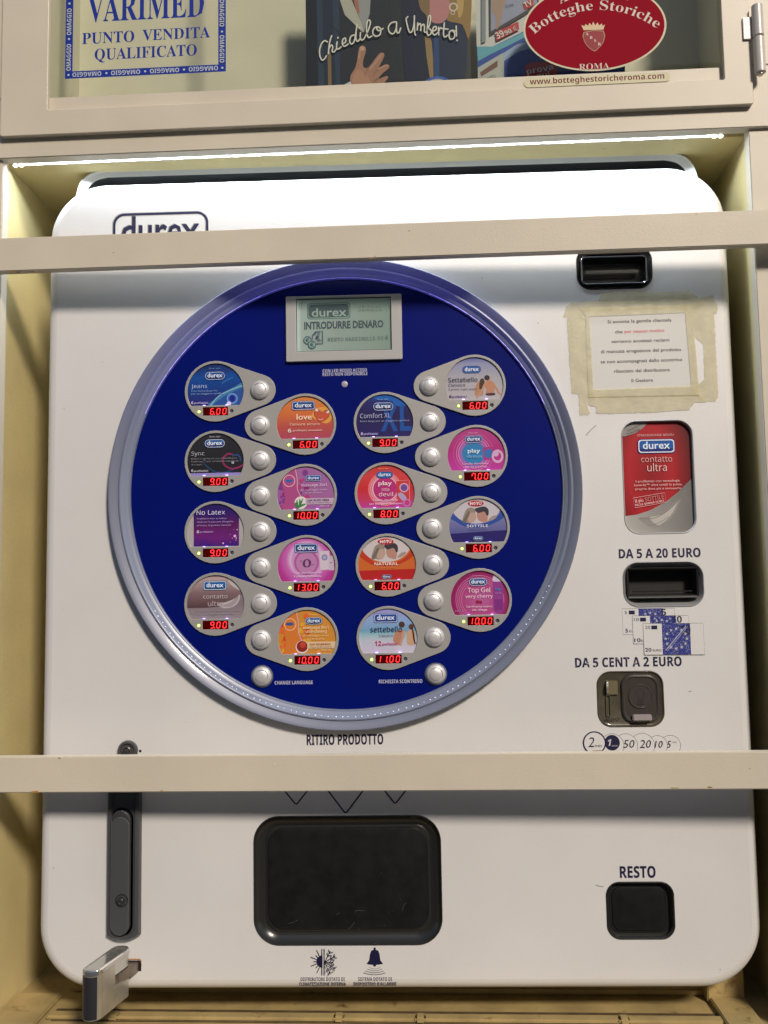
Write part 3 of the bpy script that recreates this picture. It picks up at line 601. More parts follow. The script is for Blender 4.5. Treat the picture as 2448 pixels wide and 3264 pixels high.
PRICES = {'L0': '6.00', 'L1': '6.00', 'L2': '9.00', 'L3': '10.00', 'L4': '9.00', 'L5': '13.00', 'L6': '9.00', 'L7': '10.00',
          'R0': '6.00', 'R1': '9.00', 'R2': '7.00', 'R3': '8.00', 'R4': '6.00', 'R5': '6.00', 'R6': '10.00', 'R7': '11.00'}
GLOWM = join('card_light', [box(-.0112 - .0012, -.0112 + .0012, -.0022, -.0012, CUT + .0001, CUT + .0004, M_glow), box(.0112 - .0012, .0112 + .0012, -.0022, -.0012, CUT + .0001, CUT + .0004, M_glow)])
for side in 'LR':
    for row in range(8):
        key = side + str(row); sgn = (-1 if row % 2 == 0 else 1) * (1 if side == 'L' else -1)
        X, Z = BX[0 if side == 'L' else 1], Z0 - DZ * row
        pl = part('selector_plate', PM[sgn], vm, (X, 0, Z))
        part('push_button', BTN, pl, (X, PLY, Z))
        cx = X + sgn * DX
        part('status_light', LED, pl, (cx - .0162, PLY + .0006, Z - .0205))
        part('sensor_hole', HOLE, pl, (cx + .0162, PLY + .0002, Z - .0203))
        price(PRICES[key], vm, cx, Z - .0202)
        cd = CARDS[key]
        cp = part('product_card', cd.base, vm, (cx, 0, Z))
        W_ = (cx, 0, Z)
        part('picture', cd.pic.mesh('picture'), cp, W_) if cd.pic.v else None
        if cd.emb.v: part('maker_badge', cd.emb.mesh('maker_badge'), cp, W_)
        part('lettering', cd.let.mesh('lettering'), cp, W_)
        part('card_light', GLOWM, cp, W_)
for X, zr in ((BX[0] + .0006, 8), (BX[1] + .0006, 8)):
    Z = Z0 - DZ * zr
    b = part('function_button_ring', lathe('function_button_ring', [(.0107, -.0006), (.0107, -.0016), (.0103, -.0020), (.0096, -.0020)], mat('button_ring_grey', (.16, .17, .20), .35, .3), 40), vm, (X, 0, Z))
    part('push_button', BTN, b, (X, -.0016, Z))
# print on the blue disc
S = .000305
for ts in ((('CON LED ROSSO ACCESO', 1099, 1186, 10.5, 144), ('RESTO NON DISPONIBILE', 1100, 1197.5, 10.5, 146)), (('CHANGE LANGUAGE', 936.5, 2181, 11, 121),), (('RICHIESTA SCONTRINO', 1277, 2177, 11, 137),)):
    pr = Pr(-.0006, 4e-5, P)
    for t_, x_, y_, c_h, w_d in ts: pr.text(t_, (x_, y_), c_h * S, '#b4b6cc', 'b', w_d * S)
    part('lettering', pr.mesh('lettering'), vm)
x, z = P(1099, 1225); part('warning_light', lathe('warning_light', [(.0031, -.0006), (.0031, -.0010), (.0022, -.0014), (0, -.0016)], mat('frosted_lamp', (.36, .35, .44), .4), 24), vm, (x, 0, z))

# message screen
q = [P(911.8, 949), P(1279, 940), P(1283.7, 1147.6), P(914, 1156.3)]
x0 = (q[0][0] + q[3][0]) / 2; x1 = (q[1][0] + q[2][0]) / 2; z1 = (q[0][1] + q[1][1]) / 2; z0 = (q[2][1] + q[3][1]) / 2
q = [P(945, 956.6), P(1246, 949.2), P(1248.7, 1116.6), P(946.8, 1125)]
sx0 = (q[0][0] + q[3][0]) / 2; sx1 = (q[1][0] + q[2][0]) / 2; sz1 = (q[0][1] + q[1][1]) / 2; sz0 = (q[2][1] + q[3][1]) / 2
ms = part('message_screen', shape('message_screen', [rrect((x0 + x1) / 2, (z0 + z1) / 2, x1 - x0, z1 - z0, .0014, 4), rrect((sx0 + sx1) / 2, (sz0 + sz1) / 2, sx1 - sx0, sz1 - sz0, .0003, 2)], -.0040, -.0006, mat('screen_bezel', (.42, .42, .42), .4, .15, bump=.2, bscale=2000), .0005), vm)
m = grad('lcd_glass', [(0, '#b8ccc6'), (.05, '#94a6a0'), (.4, '#8a9a94'), (1, '#7c9086')], 'x', noise=.03); bb = m.node_tree.nodes['Principled BSDF']
bb.inputs['Roughness'].default_value = .15
cr = [n for n in m.node_tree.nodes if n.type == 'VALTORGB'][0]; m.node_tree.links.new(cr.outputs[0], bb.inputs['Emission Color']); bb.inputs['Emission Strength'].default_value = .20
part('lcd_panel', box(sx0 + .00045, sx1 - .00045, -.0016, -.0012, sz0 + .00045, sz1 - .00045, m, 'lcd_panel'), ms)
part('lcd_gasket', shape('lcd_gasket', [rrect((sx0 + sx1) / 2, (sz0 + sz1) / 2, sx1 - sx0, sz1 - sz0, .0003, 2), rrect((sx0 + sx1) / 2, (sz0 + sz1) / 2, sx1 - sx0 - .001, sz1 - sz0 - .001, .0002, 2)], -.0030, -.0014, M_hole), ms)
pr = Pr(-.0016); zf = 3.77; pr.tr = lambda x, y: P(880 + x / zf, 820 + y / zf); u = S / zf
LC = '#4a5c62'
cx_, cz_ = pr.tr(633, 650)
for wd_, hh_, col in ((532, 205, LC), (518, 191, '#7d9e93'), (498, 165, LC)): pr.lay(rrect(cx_, cz_, wd_ * u, hh_ * u, 42 * u, 5), [tuple(range(24))], ink(col))
pr.text('durex', (640, 716), 108 * u, '#93aaa2', 'n', 430 * u, off=.01)
pr.text('INTRODURRE DENARO', (815, 858), 88 * u, '#44545e', 'n', 975 * u, off=.035)
pr.text('RESTO MASSIMO:15 00 €', (985, 1008), 46 * u, '#506468', 'm', 745 * u); pr.text('19 14 41', (1130, 612), 24 * u, '#6c867c', 'm', 275 * u); pr.text('09/08/14', (1130, 655), 24 * u, '#5c746c', 'm', 285 * u)
pr.line([(285, 570), (320, 560)], 5 * u, '#6c867c'); pr.line([(285, 580), (308, 580), (308, 625), (285, 625)], 4 * u, '#6c867c', closed=True)
for (cx2, cy2, r) in ((380, 1005, 50), (435, 1058, 50)):
    pr.disc(cx2, cy2, r, '#48586a', 24); pr.disc(cx2, cy2, r - 11, '#84a49a', 24); pr.text('€', (cx2, cy2 + 26), 56 * u, '#48586a', 'n', off=.02)
pr.line([(440, 990), (440, 945), (475, 905), (560, 895), (562, 1045), (495, 1045)], 12 * u, '#48586a'); pr.line([(480, 905), (480, 930), (450, 940)], 8 * u, '#48586a'); pr.line([(500, 915), (535, 912)], 8 * u, '#48586a'); pr.line([(500, 1010), (545, 1008)], 8 * u, '#48586a')
pr.text('€', (505, 1000), 62 * u, '#48586a', 'n', off=.02)
part('lettering', pr.mesh('lettering'), ms)

# ------------------------------------------------------------------ openings
def pocket(name, t, prof, m, capmat=None, n=8):
    loops = [(rs(t, o, n), y) for o, y in prof]; me = loft(name, loops, m, cap1=True, ang=R_(32)); return part(name, me, vm)
M_lip = mat('pocket_lip', (.50, .50, .50), .3, .3)
# upper card slot
p_ = pocket('card_slot', SLOT, [(.0004, -.0002), (-.0004, -.0006), (-.0010, .0004), (-.0045, .0030), (-.0056, .0034), (-.0058, .018)], M_black)
a = rrp(1853, 822, 2062, 900, .004)
M_edge = mat('slot_rim_gloss', (.06, .065, .075), .15, .3, coat=.6)
part('slot_rim', loft('slot_rim', [(rs(a, .0030), .0050), (rs(a, .0014), .0016), (rs(a, .0010), -.0002), (rs(a, .0003), -.0008), (rs(a, -.0005), -.0002), (rs(a, -.0008), .004), (rs(a, -.0012), .017)], [M_black, M_edge], ang=R_(30), mis=[0, 0, 1, 1, 0, 0]), p_)
part('slot_roller', box(a[0] - a[2] * .42, a[0] + a[2] * .42, .0090, .0120, a[1] - .001, a[1] + .0035, M_black, 'slot_roller', .0008), p_)
# red product pack behind its window
p_ = pocket('pack_window', PACK, [(.0004, -.0002), (-.0002, -.0006), (-.0008, .0002), (-.0010, .0040), (-.0010, .0048)], M_lip)
pk = part('display_pack', shape('display_pack', [rs(PACK, -.0011)], .0036, .0044, grad('pack_red', [(0, '#8c1420'), (.28, '#a01822'), (.45, '#ac1c28'), (.62, '#8c121c'), (.85, '#5c0c14'), (1, '#360608')], 'r', (.40, .55), .70)), vm)
pr = Pr(.0036); zf = 3.318; pr.tr = lambda x, y: P(1800 + x / zf, 1300 + y / zf, .0034); u = S / zf
pr.poly([(632, 1146), (760, 1130), (900, 1085), (1060, 1000), (1200, 890), (1290, 800), (1362, 730), (1388, 1200), (1380, 1265), (1330, 1310), (1280, 1322), (730, 1322), (680, 1290), (645, 1230)], grad('pack_silver', [(0, '#a9a6a2'), (1, '#6c6b6a')], 'x', noise=.2))
pr.poly([(782, 1165), (930, 1140), (1080, 1070), (1220, 955), (1200, 1040), (1150, 1140), (1080, 1215), (970, 1258), (880, 1245), (820, 1205)], '#8f8c88', 4)
pr.poly([(900, 1160), (1020, 1130), (1150, 1040), (1190, 1000), (1140, 1110), (1060, 1200), (980, 1240)], '#b4b0aa', 4)
pr.line([(800, 1170), (950, 1165), (1100, 1080), (1215, 960)], 7 * u, '#7c7975', 4); pr.line([(900, 1240), (1000, 1215), (1100, 1150)], 6 * u, '#8a8783', 4)
pr.poly([(606, 300), (680, 290), (760, 260), (830, 210), (868, 150), (740, 150), (660, 180), (615, 230)], '#8d8a88', 2)
pr.text('Sensi-fit™', (735, 225), 26 * u, '#3c3a3a', 'n', 150 * u, rot=R_(22)); pr.text('Technology', (730, 262), 24 * u, '#3c3a3a', 'n', 150 * u, rot=R_(22))
pr.text('STRAORDINARIA NOVITÀ', (962, 300), 24 * u, '#d09a9c', 'b', 390 * u)
emblem(pr, pr.tr(968, 405), 378 * u, 'box', fill='#1658a4', dark='#1c2a78')
pr.text('contatto', (972, 572), 62 * u, '#d8a4a4', 's', 325 * u); pr.text('ultra', (976, 670), 80 * u, '#e6bcba', 's', 205 * u)
for t_, yb, x0_, x1_ in (('I profilattici con tecnologia', 785, 752, 1212), ('Sensi-fit™ ultra sottili in punta,', 825, 732, 1240), ('proprio dove più é necessario', 865, 745, 1228)): pr.text(t_, ((x0_ + x1_) / 2, yb), 24 * u, '#dfb0b0', 'n', (x1_ - x0_) * u, off=.01, rot=R_(.3))
pr.line([(722, 955), (1055, 898), (1070, 1000), (740, 1058)], 4 * u, '#e0b8b8', closed=True)
pr.text('Il più', (787, 1000), 34 * u, '#e0b8b8', 'b', 90 * u, rot=R_(8)); pr.text('SOTTILE', (950, 978), 44 * u, '#c48888', 's', 200 * u, rot=R_(8)); pr.text('DELLA GAMMA DUREX', (900, 1018), 22 * u, '#e0b8b8', 'b', 310 * u, rot=R_(8))
part('lettering', pr.mesh('lettering'), pk)
# banknote slot
p_ = pocket('banknote_slot', NOTE, [(.0004, -.0002), (-.0003, -.0006), (-.0012, .0008), (-.0045, .0075), (-.0060, .0085), (-.0062, .019)], mat('note_slot_silver', (.33, .33, .34), .3, .35))
a = rrp(1999, 1812, 2229, 1901, .0018)
part('note_mouth', loft('note_mouth', [(rs(a, .0006, 4), .0095), (rs(a, .0006, 4), .0020), (rs(a, .0, 4), .0014), (rs(a, -.0012, 4), .0022), (rs(a, -.0030, 4), .0080), (rs(a, -.0035, 4), .018)], M_blackm, cap1=True), p_)
part('note_guide', box(a[0] - a[2] * .42, a[0] + a[2] * .42, .0040, .0050, a[1] - a[3] * .33, a[1] - a[3] * .28, M_black, 'note_guide'), p_)
part('mouth_trim', box(a[0] - a[2] * .5, a[0] + a[2] * .5, .0006, .0018, a[1] - a[3] * .5 - .0010, a[1] - a[3] * .5 + .0001, mat('trim_steel', (.5, .5, .5), .25, .8), 'mouth_trim', .0003), p_)
# coin slot
M_smoke = mat('smoky_bronze_plastic', (.075, .066, .045), .22, .1, coat=.5, var=.3, vscale=60)
p_ = pocket('coin_slot', COIN, [(.0004, -.0002), (-.0003, -.0006), (-.0012, .0006), (-.0022, .0012)], M_smoke)
zf = 3.19; CP = lambda x, y: P(1780 + x / zf, 2060 + y / zf)
c1 = CP(835, 530); dwd = 330 * S / zf; dht = 430 * S / zf
t_ = (c1[0], c1[1], dwd, dht, .0095)
cv = part('reject_lever', loft('reject_lever', [(rs(t_, .0030), .0010), (rs(t_, .0016), -.0012), (rs(t_, .0002), -.0016), (rs(t_, -.0008), -.0010), (rs(t_, -.0012), -.0004)], mat('smoke_lever', (.055, .048, .042), .25, .1, coat=.4), cap1=True, ang=R_(30)), p_)
x, z = CP(832, 508)
part('lever_disc', lathe('lever_disc', [(.0116, -.0003), (.0114, -.0012), (.0106, -.0013), (.0102, -.0008), (0, -.0008)], mat('lever_disc_brown', (.050, .042, .040), .3), 36), p_, (x, 0, z))
pr = Pr(-.0009); pr.tr = CP; pr.line([(832, 420), (775, 485), (800, 485), (800, 530), (862, 530), (862, 485), (880, 485)], 4 * S / zf, '#2a2522', closed=True)
for yy_ in (550, 570, 590): pr.line([(800, yy_), (862, yy_)], 5 * S / zf, '#2a2522')
pr.text('REJECT', (550, 752), 22 * S / zf, '#1c1812', 'b', 140 * S / zf)
part('lever_marking', pr.mesh('lever_marking'), p_)
x0, z1 = CP(745, 690); x1, z0 = CP(940, 752)
part('lever_tongue', box(x0, x1, -.0052, -.0008, z0, z1, mat('pinkish_plastic', (.30, .27, .27), .35), 'lever_tongue', .0008), p_)
x0, z1 = CP(480, 500); x1, z0 = CP(532, 712)
part('coin_channel', shape('coin_channel', [rrect((x0 + x1) / 2, (z0 + z1) / 2, x1 - x0, z1 - z0, .0006, 3), rrect((x0 + x1) / 2, (z0 + z1) / 2, x1 - x0 - .0008, z1 - z0 - .0008, .0004, 3)], -.0002, .0010, mat('channel_edge', (.10, .095, .07), .25)), p_)
x0, z1 = CP(484, 350); x1, z0 = CP(604, 492)
part('coin_entry_plate', box(x0, x1, -.0008, .0008, z0, z1, mat('entry_plate', (.15, .13, .075), .25, coat=.4), 'coin_entry_plate', .0004), p_)
x, z = CP(512, 425)
me = lathe('coin', [(.0072, -.0009), (.0072, .0009), (0, .0009)], M_chromed, 40); me.transform(Matrix.Rotation(R_(80), 4, 'Z') @ Matrix.Identity(4))
part('coin_wheel', me, p_, (x - .0008, .0028, z))
# product tray and change tray
def tray(name, t, ins, deep):
    p_ = pocket(name, t, [(.0005, -.0002), (-.0003, -.0008), (-.0012, .0002), (-.0022, .0022), (-ins + .004, .0058), (-ins + .0018, .0064), (-ins, .0056)], M_black, n=12)
    tt = (t[0], t[1], t[2] - 2 * ins, t[3] - 2 * ins, t[4] - ins * .6)
    f = part('flap', loft('flap', [(rs(tt, -.0001, 12), .0090), (rs(tt, -.0001, 12), .0060), (rs(tt, -.0010, 12), .0048), (rs(tt, -.0022, 12), .0045)], mat('scuffed_black_flap', (.0095, .0095, .0098), .32, 0, bump=.35, bscale=90, var=.3, vscale=90), cap1=True, ang=R_(30)), p_)
    return p_, tt
tray('product_tray', TRAY, .0118, .05)
pr = Pr(.0045); zf = 2.294; pr.tr = lambda x, y: P(780 + x / zf, 2300 + y / zf, .0045); SC = '#4a4a4a'
for pts in ([(318, 1475), (350, 1470), (385, 1450)], [(760, 1520), (785, 1490), (805, 1468)], [(805, 1395), (820, 1380), (875, 1383)], [(1155, 1380), (1160, 1345), (1182, 1325)], [(1135, 1302), (1145, 1303)], [(1048, 1392), (1055, 1390)], [(996, 1104), (1006, 1106)], [(670, 1408), (692, 1398)], [(832, 1515), (840, 1518)], [(1085, 1382), (1092, 1380)], [(1025, 1495), (1030, 1480)]): pr.line(pts, 2.4 * S / 2, SC, 3)
part('tray_scratches', pr.mesh('tray_scratches'), vm)
tray('change_tray', CHNG, .0052, .03)

# ------------------------------------------------------------------ print on the door
M_ink = mat('navy_screen_print', L(NAVY), .5)
def wornink(name, col, scale=420, thr=.62):
    m = mat(name, col, .5); nt = m.node_tree; b = nt.nodes['Principled BSDF']; tc = nt.nodes.new('ShaderNodeTexCoord'); n = nt.nodes.new('ShaderNodeTexNoise')
    n.inputs['Scale'].default_value = scale; n.inputs['Detail'].default_value = 4; nt.links.new(tc.outputs['Object'], n.inputs['Vector'])
    r = nt.nodes.new('ShaderNodeMapRange'); r.inputs[1].default_value = thr; r.inputs[2].default_value = thr + .03; nt.links.new(n.outputs[0], r.inputs[0])
    mx = nt.nodes.new('ShaderNodeMixRGB'); mx.inputs[1].default_value = b.inputs['Base Color'].default_value[:]; mx.inputs[2].default_value = (.5, .5, .5, 1)
    nt.links.new(r.outputs[0], mx.inputs[0]); nt.links.new(mx.outputs[0], b.inputs['Base Color']); return m
M_worn = wornink('worn_navy_print', L(NAVY), 500, .63); M_wornb = wornink('worn_blue_print', L('#1e2a80'), 1100, .60)
def sign(name, fn, parent=vm, y=-.0):
    pr = Pr(y - .00002, 3e-5, P); fn(pr); return part(name, pr.mesh(name), parent)
sign('lettering', lambda p: p.text('RITIRO PRODOTTO', ((979 + 1220) / 2, 2373.5), 31.5 * S, M_ink, 'b', 241 * S, off=.012))
sign('lettering', lambda p: p.text('DA 5 A 20 EURO', ((1976 + 2230) / 2, 1777.6), 28.5 * S, M_ink, 'b', 256 * S, off=.012))
sign('lettering', lambda p: p.text('DA 5 CENT A 2 EURO', ((1838 + 2168) / 2, 2125), 28.8 * S, M_worn, 'b', 331 * S, off=.012))
zf = 2.56; sign('lettering', lambda p: p.text('RESTO', (1800 + 597 / zf, 2400 + 1018 / zf), 34 * S, M_ink, 'b', 109 * S, off=.012))
zf = 2.294
def q_(x, y): return (780 + x / zf, 2300 + y / zf)
sign('lettering', lambda p: (p.text('DISTRIBUTORE DOTATO DI', q_(570, 1897), 10.6 * S, M_ink, 'b', 136 * S), p.text('CLIMATIZZAZIONE INTERNA', q_(570, 1933), 10.6 * S, M_ink, 'b', 144 * S)))
sign('lettering', lambda p: (p.text('SISTEMA DOTATO DI', q_(953, 1896), 10.6 * S, M_ink, 'b', 104 * S), p.text('DISPOSITIVO D’ALLARME', q_(953, 1932), 10.6 * S, M_ink, 'b', 131 * S)))
def arrows(p):
    for (tx, ty, lx, rx, ly) in ((376, 603, 270, 482, 478), (738, 666, 585, 892, 472), (1100, 595, 995, 1208, 468)):
        p.line([q_(lx, ly), q_(tx - 9, ty - 4), q_(tx, ty), q_(tx + 9, ty - 4), q_(rx, ly - 3)], 4.6 * S, M_ink)
sign('arrow_marks', arrows)
def climate(p):
    c0 = (575, 1755)
    half = [(c0[0] - 6 + 46 * math.cos(a), c0[1] + 46 * math.sin(a)) for a in [math.pi / 2 + math.pi * k / 12 for k in range(13)]]
    p.poly([q_(*h) for h in half], M_ink)
    for a in range(-60, 61, 20):
        r0, r1 = 50, (96 if a % 40 else 70); aa = R_(180 + a); p.line([q_(c0[0] + r0 * math.cos(aa) - 4, c0[1] + r0 * math.sin(aa)), q_(c0[0] + r1 * math.cos(aa), c0[1] + r1 * math.sin(aa))], 2.4 * S, M_ink)
    for x_ in (565, 582): p.line([q_(x_, 1662), q_(x_, 1850)], 2.6 * S, M_ink)
    for a in (-62, -30, 0, 30, 62):
        aa = R_(a); L_ = 88 if a else 62; ex, ey = c0[0] + 10 + L_ * math.cos(aa), c0[1] + L_ * math.sin(aa)
        p.line([q_(c0[0] + 12, c0[1]), q_(ex, ey)], 2.4 * S, M_ink)
        for f in (.55, .85):
            bx_, by_ = c0[0] + 12 + L_ * f * math.cos(aa), c0[1] + L_ * f * math.sin(aa)
            for da in (-45, 45): p.line([q_(bx_, by_), q_(bx_ + 24 * math.cos(aa + R_(da)), by_ + 24 * math.sin(aa + R_(da)))], 2.2 * S, M_ink)
sign('climate_symbol', climate)
def bell(p):
    p.poly([q_(x, y) for x, y in ((890, 1772), (910, 1745), (916, 1700), (925, 1675), (950, 1664), (976, 1675), (986, 1700), (992, 1745), (1012, 1772), (980, 1778), (950, 1779), (915, 1778))], M_ink)
    p.poly([q_(x, y) for x, y in circ(950, 1660, 9, 12)], M_ink); p.poly([q_(x, y) for x, y in circ(950, 1780, 12, 12)], M_ink)
    for k, (r, h) in enumerate(((40, 1795), (52, 1808), (66, 1822), (80, 1836))): p.line([q_(950 + r * t, h + 14 * (1 - t * t)) for t in (-1, -.6, -.2, .2, .6, 1)], (1.0 + .15 * k) * S, M_ink)
sign('bell_symbol', bell)
# coin symbols
zf2 = 3.19
def c_q(x, y): return (1780 + x / zf2, 2060 + y / zf2)
def coins(p):
    k = S / zf2
    for (cx2, r, ) in ((1140, 100), (1008, 98), (853, 122), (685, 118), (545, 118)):
        cy2 = 1040 - (30 if r > 110 else 36) + (118 - r) * .2
        x, z = P(*c_q(cx2, cy2)); p.lay(circ(x, z, r * k, 48), [tuple(range(48))], M_panel); p.lay(circ(x, z, r * k, 48) + circ(x, z, (r - 3.5) * k, 48), [(i, (i + 1) % 48, 48 + (i + 1) % 48, 48 + i) for i in range(48)], M_ink)
        if cx2 == 545: x, z = P(*c_q(545, 980)); p.lay(circ(x, z, 76 * k, 40), [tuple(range(40))], M_ink)
    x, z = P(*c_q(365, 982)); p.lay(circ(x, z, 114 * k, 48), [tuple(range(48))], M_panel); p.lay(circ(x, z, 114 * k, 48) + circ(x, z, 101 * k, 48), [(i, (i + 1) % 48, 48 + (i + 1) % 48, 48 + i) for i in range(48)], M_ink)
    for t, x0, x1, yb, cap in (('2', 302, 365, 1025, 98), ('50', 660, 772, 1032, 78), ('20', 828, 940, 1032, 78), ('10', 980, 1060, 1030, 68), ('5', 1105, 1145, 1030, 68)): p.text(t, c_q((x0 + x1) / 2, yb), cap * k, M_ink, 'n', (x1 - x0) * k, shear=.2)
    p.text('1', c_q(520, 1012), 66 * k, '#b8b8c4', 'b', 36 * k, shear=.2); p.text('EURO', c_q(408, 1022), 20 * k, M_ink, 'n', 70 * k); p.text('EURO', c_q(572, 1018), 14 * k, '#b8b8c4', 'n', 54 * k); p.text('CENT', c_q(1183, 980), 12 * k, M_ink, 'n', 44 * k)
sign('coin_symbols', coins)
zf3 = 3.19
def n_q(x, y): return (1780 + x / zf3, 1730 + y / zf3)
def star(cx2, cy2, r, rot=0): return [(cx2 + (r if i % 2 == 0 else r * .42) * math.sin(math.pi * i / 5 + rot), cy2 - (r if i % 2 == 0 else r * .42) * math.cos(math.pi * i / 5 + rot)) for i in range(10)]
def notes(p):
    k = S / zf3; Q = lambda pts: [n_q(*a) for a in pts]
    for i, (c4, bx0, bx1, n, fl, ny, by) in enumerate((
        ([(646, 672), (1178, 665), (1188, 928), (657, 936)], 812, 1062, '5', (715, 690), 725, 912), ([(750, 744), (1322, 738), (1330, 1020), (763, 1028)], 928, 1195, '10', (828, 762), 796, 1008), ([(858, 822), (1468, 817), (1487, 1137), (873, 1140)], 1048, 1335, '20', (942, 842), 876, 1106))):
        p.poly(Q(c4), M_panel); p.line(Q(c4), 3.2 * k, M_worn, closed=True)
        yt, yb = c4[0][1] + 2, c4[3][1] - 3
        p.poly(Q([(bx0, yt - 2), (bx1, yt - 5), (bx1 + 12, yb - 2), (bx0 + 12, yb)]), M_wornb)
        p.poly(Q([fl, (fl[0] + 60, fl[1] - 1), (fl[0] + 61, fl[1] + 38), (fl[0] + 1, fl[1] + 39)]), M_ink)
        p.text(n, n_q(fl[0] - (30 if i == 0 else 36), ny), 32 * k, M_ink, 'n', (22 if i == 0 else 50) * k); p.text(n, n_q(c4[3][0] + (38 if i == 0 else 40), by), 36 * k, M_ink, 'n', (28 if i == 0 else 62) * k, off=.015)
        p.text('EURO', n_q(c4[3][0] + (108 if i == 0 else 128 if i == 2 else 118), by - 2), 22 * k, M_ink, 'n', 84 * k)
        p.text(n, n_q(bx1 + (8 if i < 2 else -45), yt + (66 if i < 2 else 108)), (66 if i < 2 else 90) * k, M_ink, 'b', (50 if i == 0 else 100) * k)
        if i < 2:
            for sx_, sy_ in ((70, 50), (120, 40), (172, 50)): p.poly(Q(star(bx0 + sx_, yt + sy_, 17)), '#b8b8c0')
        else:
            for a in range(0, 360, 30): p.poly(Q(star(1195 + 108 * math.sin(R_(a)), 975 - 100 * math.cos(R_(a)), 19)), '#b8b8c0')
            p.line(Q([(1090, 1090), (1290, 850)]), 9 * k, '#a8acc4'); p.line(Q([(1105, 1100), (1310, 850)]), 4 * k, '#a8acc4')
sign('banknote_symbols', notes)
# big badge at the top (print over a grey copy that paints its shadow)
def topbadge(p):
    zf = 1.3554; Z = lambda x, y: (x / zf, y / zf); k = S / zf
    x, z = P(*Z(694, 1000)); wd_, hh_ = 432 * k, 176 * k
    for dxx, col in ((-.0009, ink('#8f9490')), (0, M_ink)):
        o_ = rrect(x + dxx, z - dxx * .7, wd_, hh_, 52 * k, 8); i_ = rrect(x + dxx, z - dxx * .7, wd_ - 22 * k, hh_ - 22 * k, 42 * k, 8); n = len(o_)
        p.lay(o_ + i_, [(i, (i + 1) % n, n + (i + 1) % n, n + i) for i in range(n)], col)
        p.text('durex', (x + dxx, z - dxx * .7 - 56 * k), 132 * k, col, 'n', 355 * k, raw=True, off=.012)
    p.line([(x - 110 * k, z + 80 * k), (x - 110 * k, z)], 14 * k, M_ink) if False else None
sign('maker_badge', topbadge)

# ------------------------------------------------------------------ door handle, lock
hx0 = P(349, 2528)[0]; hx1 = P(454, 2528)[0]; hb = P(396, 2993)[1]; ht = P(396, 2438)[1]
hc = (hx0 + hx1) / 2 - .0003; hw = hx1 - hx0
def hpts(off, dz=0):
    pts = []; wd_ = hw / 2 + off
    for k in range(9): a = math.pi + math.pi * k / 8; pts.append((hc + wd_ * math.cos(a) ** 1 if False else hc - wd_ + 2 * wd_ * k / 8, hb - off + .0050 * (abs(k - 4) / 4) ** 2.2))
    for k in range(9): pts.append((hc + wd_ - 2 * wd_ * k / 8, ht + off - .0050 * (abs(k - 4) / 4) ** 2.2))
    return pts
hd = part('door_handle', loft('door_handle', [(hpts(.0), -.0001), (hpts(-.0002), -.0040), (hpts(-.0012), -.0062), (hpts(-.0030), -.0070), (hpts(-.0046), -.0070), (hpts(-.0052), -.0050)], M_dark, cap1=True, ang=R_(30)), vm)
lx0 = P(361, 2700)[0]; lx1 = P(425, 2700)[0]; lt = P(390, 2576)[1]; lb = P(390, 2974)[1]
t_ = ((lx0 + lx1) / 2, (lt + lb) / 2, lx1 - lx0, lt - lb, (lx1 - lx0) / 2)
tl_ = (t_[0], t_[1] - .0022, t_[2], t_[3] - .0044, t_[4])
part('recess', loft('recess', [(rs(t_, .0016, 10), -.0052), (rs(t_, .0012, 10), -.0050)], M_hole, cap1=True), hd)
part('lever', loft('lever', [(rs(tl_, -.0006, 10), -.0051), (rs(tl_, -.0008, 10), -.0096), (rs(tl_, -.0018, 10), -.0107), (rs(tl_, -.0030, 10), -.0108)], M_dark, cap1=True, ang=R_(30)), hd)
t2 = (t_[0], lt - .020, t_[2] - .0004, .040, t_[2] / 2 - .0002)
part('lever_cap', loft('lever_cap', [(rs(t2, 0, 10), -.0052), (rs(t2, -.0002, 10), -.0086), (rs(t2, -.0012, 10), -.0098), (rs(t2, -.0040, 10), -.0103)], M_gun, cap1=True, ang=R_(30)), hd)
x, z = P(388, 2870, -.0106)
part('lock', join('lock', [lathe('a', [(.0060, .0), (.0060, -.0006), (.0052, -.0008), (.0050, .0)], M_black, 30), lathe('b', [(.0040, .0002), (.0040, -.0012), (.0034, -.0014), (.0032, -.0004), (.0018, -.0004), (.0017, -.0012), (.0008, -.0017), (0, -.0018)], M_gun, 26)]), hd, (x, -.0107, z))
part('label_dent', box(x - .0030, x + .0030, -.01075, -.0104, z - .0175, z - .0072, mat('dent_brown', (.016, .012, .012), .4), 'label_dent', .0), hd)
x, z = P(405, 2394, -.004)
ck = part('cylinder_lock', lathe('cylinder_lock', [(.0096, 0), (.0096, -.0030), (.0086, -.0042), (.0070, -.0042), (.0066, -.0024), (0, -.0024)], M_dark, 40), vm, (x, 0, z))
part('lock_core', lathe('lock_core', [(.0042, -.0022), (.0042, -.0046), (.0034, -.0050), (.0030, -.0036), (.0018, -.0036), (.0016, -.0048), (0, -.0052)], M_gun, 30), ck, (x - .0003, 0, z))
pr = Pr(-.00002, 3e-5, P); pr.poly(circ(447, 2394, 4.5, 16), M_ink); part('lock_mark', pr.mesh('lock_mark'), vm)

# ------------------------------------------------------------------ hasp and padlock
zf = 2.37; B = lambda x, y, yy=0: P(x / zf, 2700 + y / zf, yy)
x1, z1 = B(1068, 856); x0, z0 = B(900, 940)
part('hasp_slot', box(x0, x1, -.0004, -.0001, z0 + .0005, z1, M_hole, 'hasp_slot'), vm)
pr = Pr(-.00005, 3e-5, P)
bl = thing('padlock', 'worn chrome padlock hanging from the hasp at the lower left corner of the machine', 'padlock', (B(800, 1300)[0], -.03, B(800, 1300)[1]))
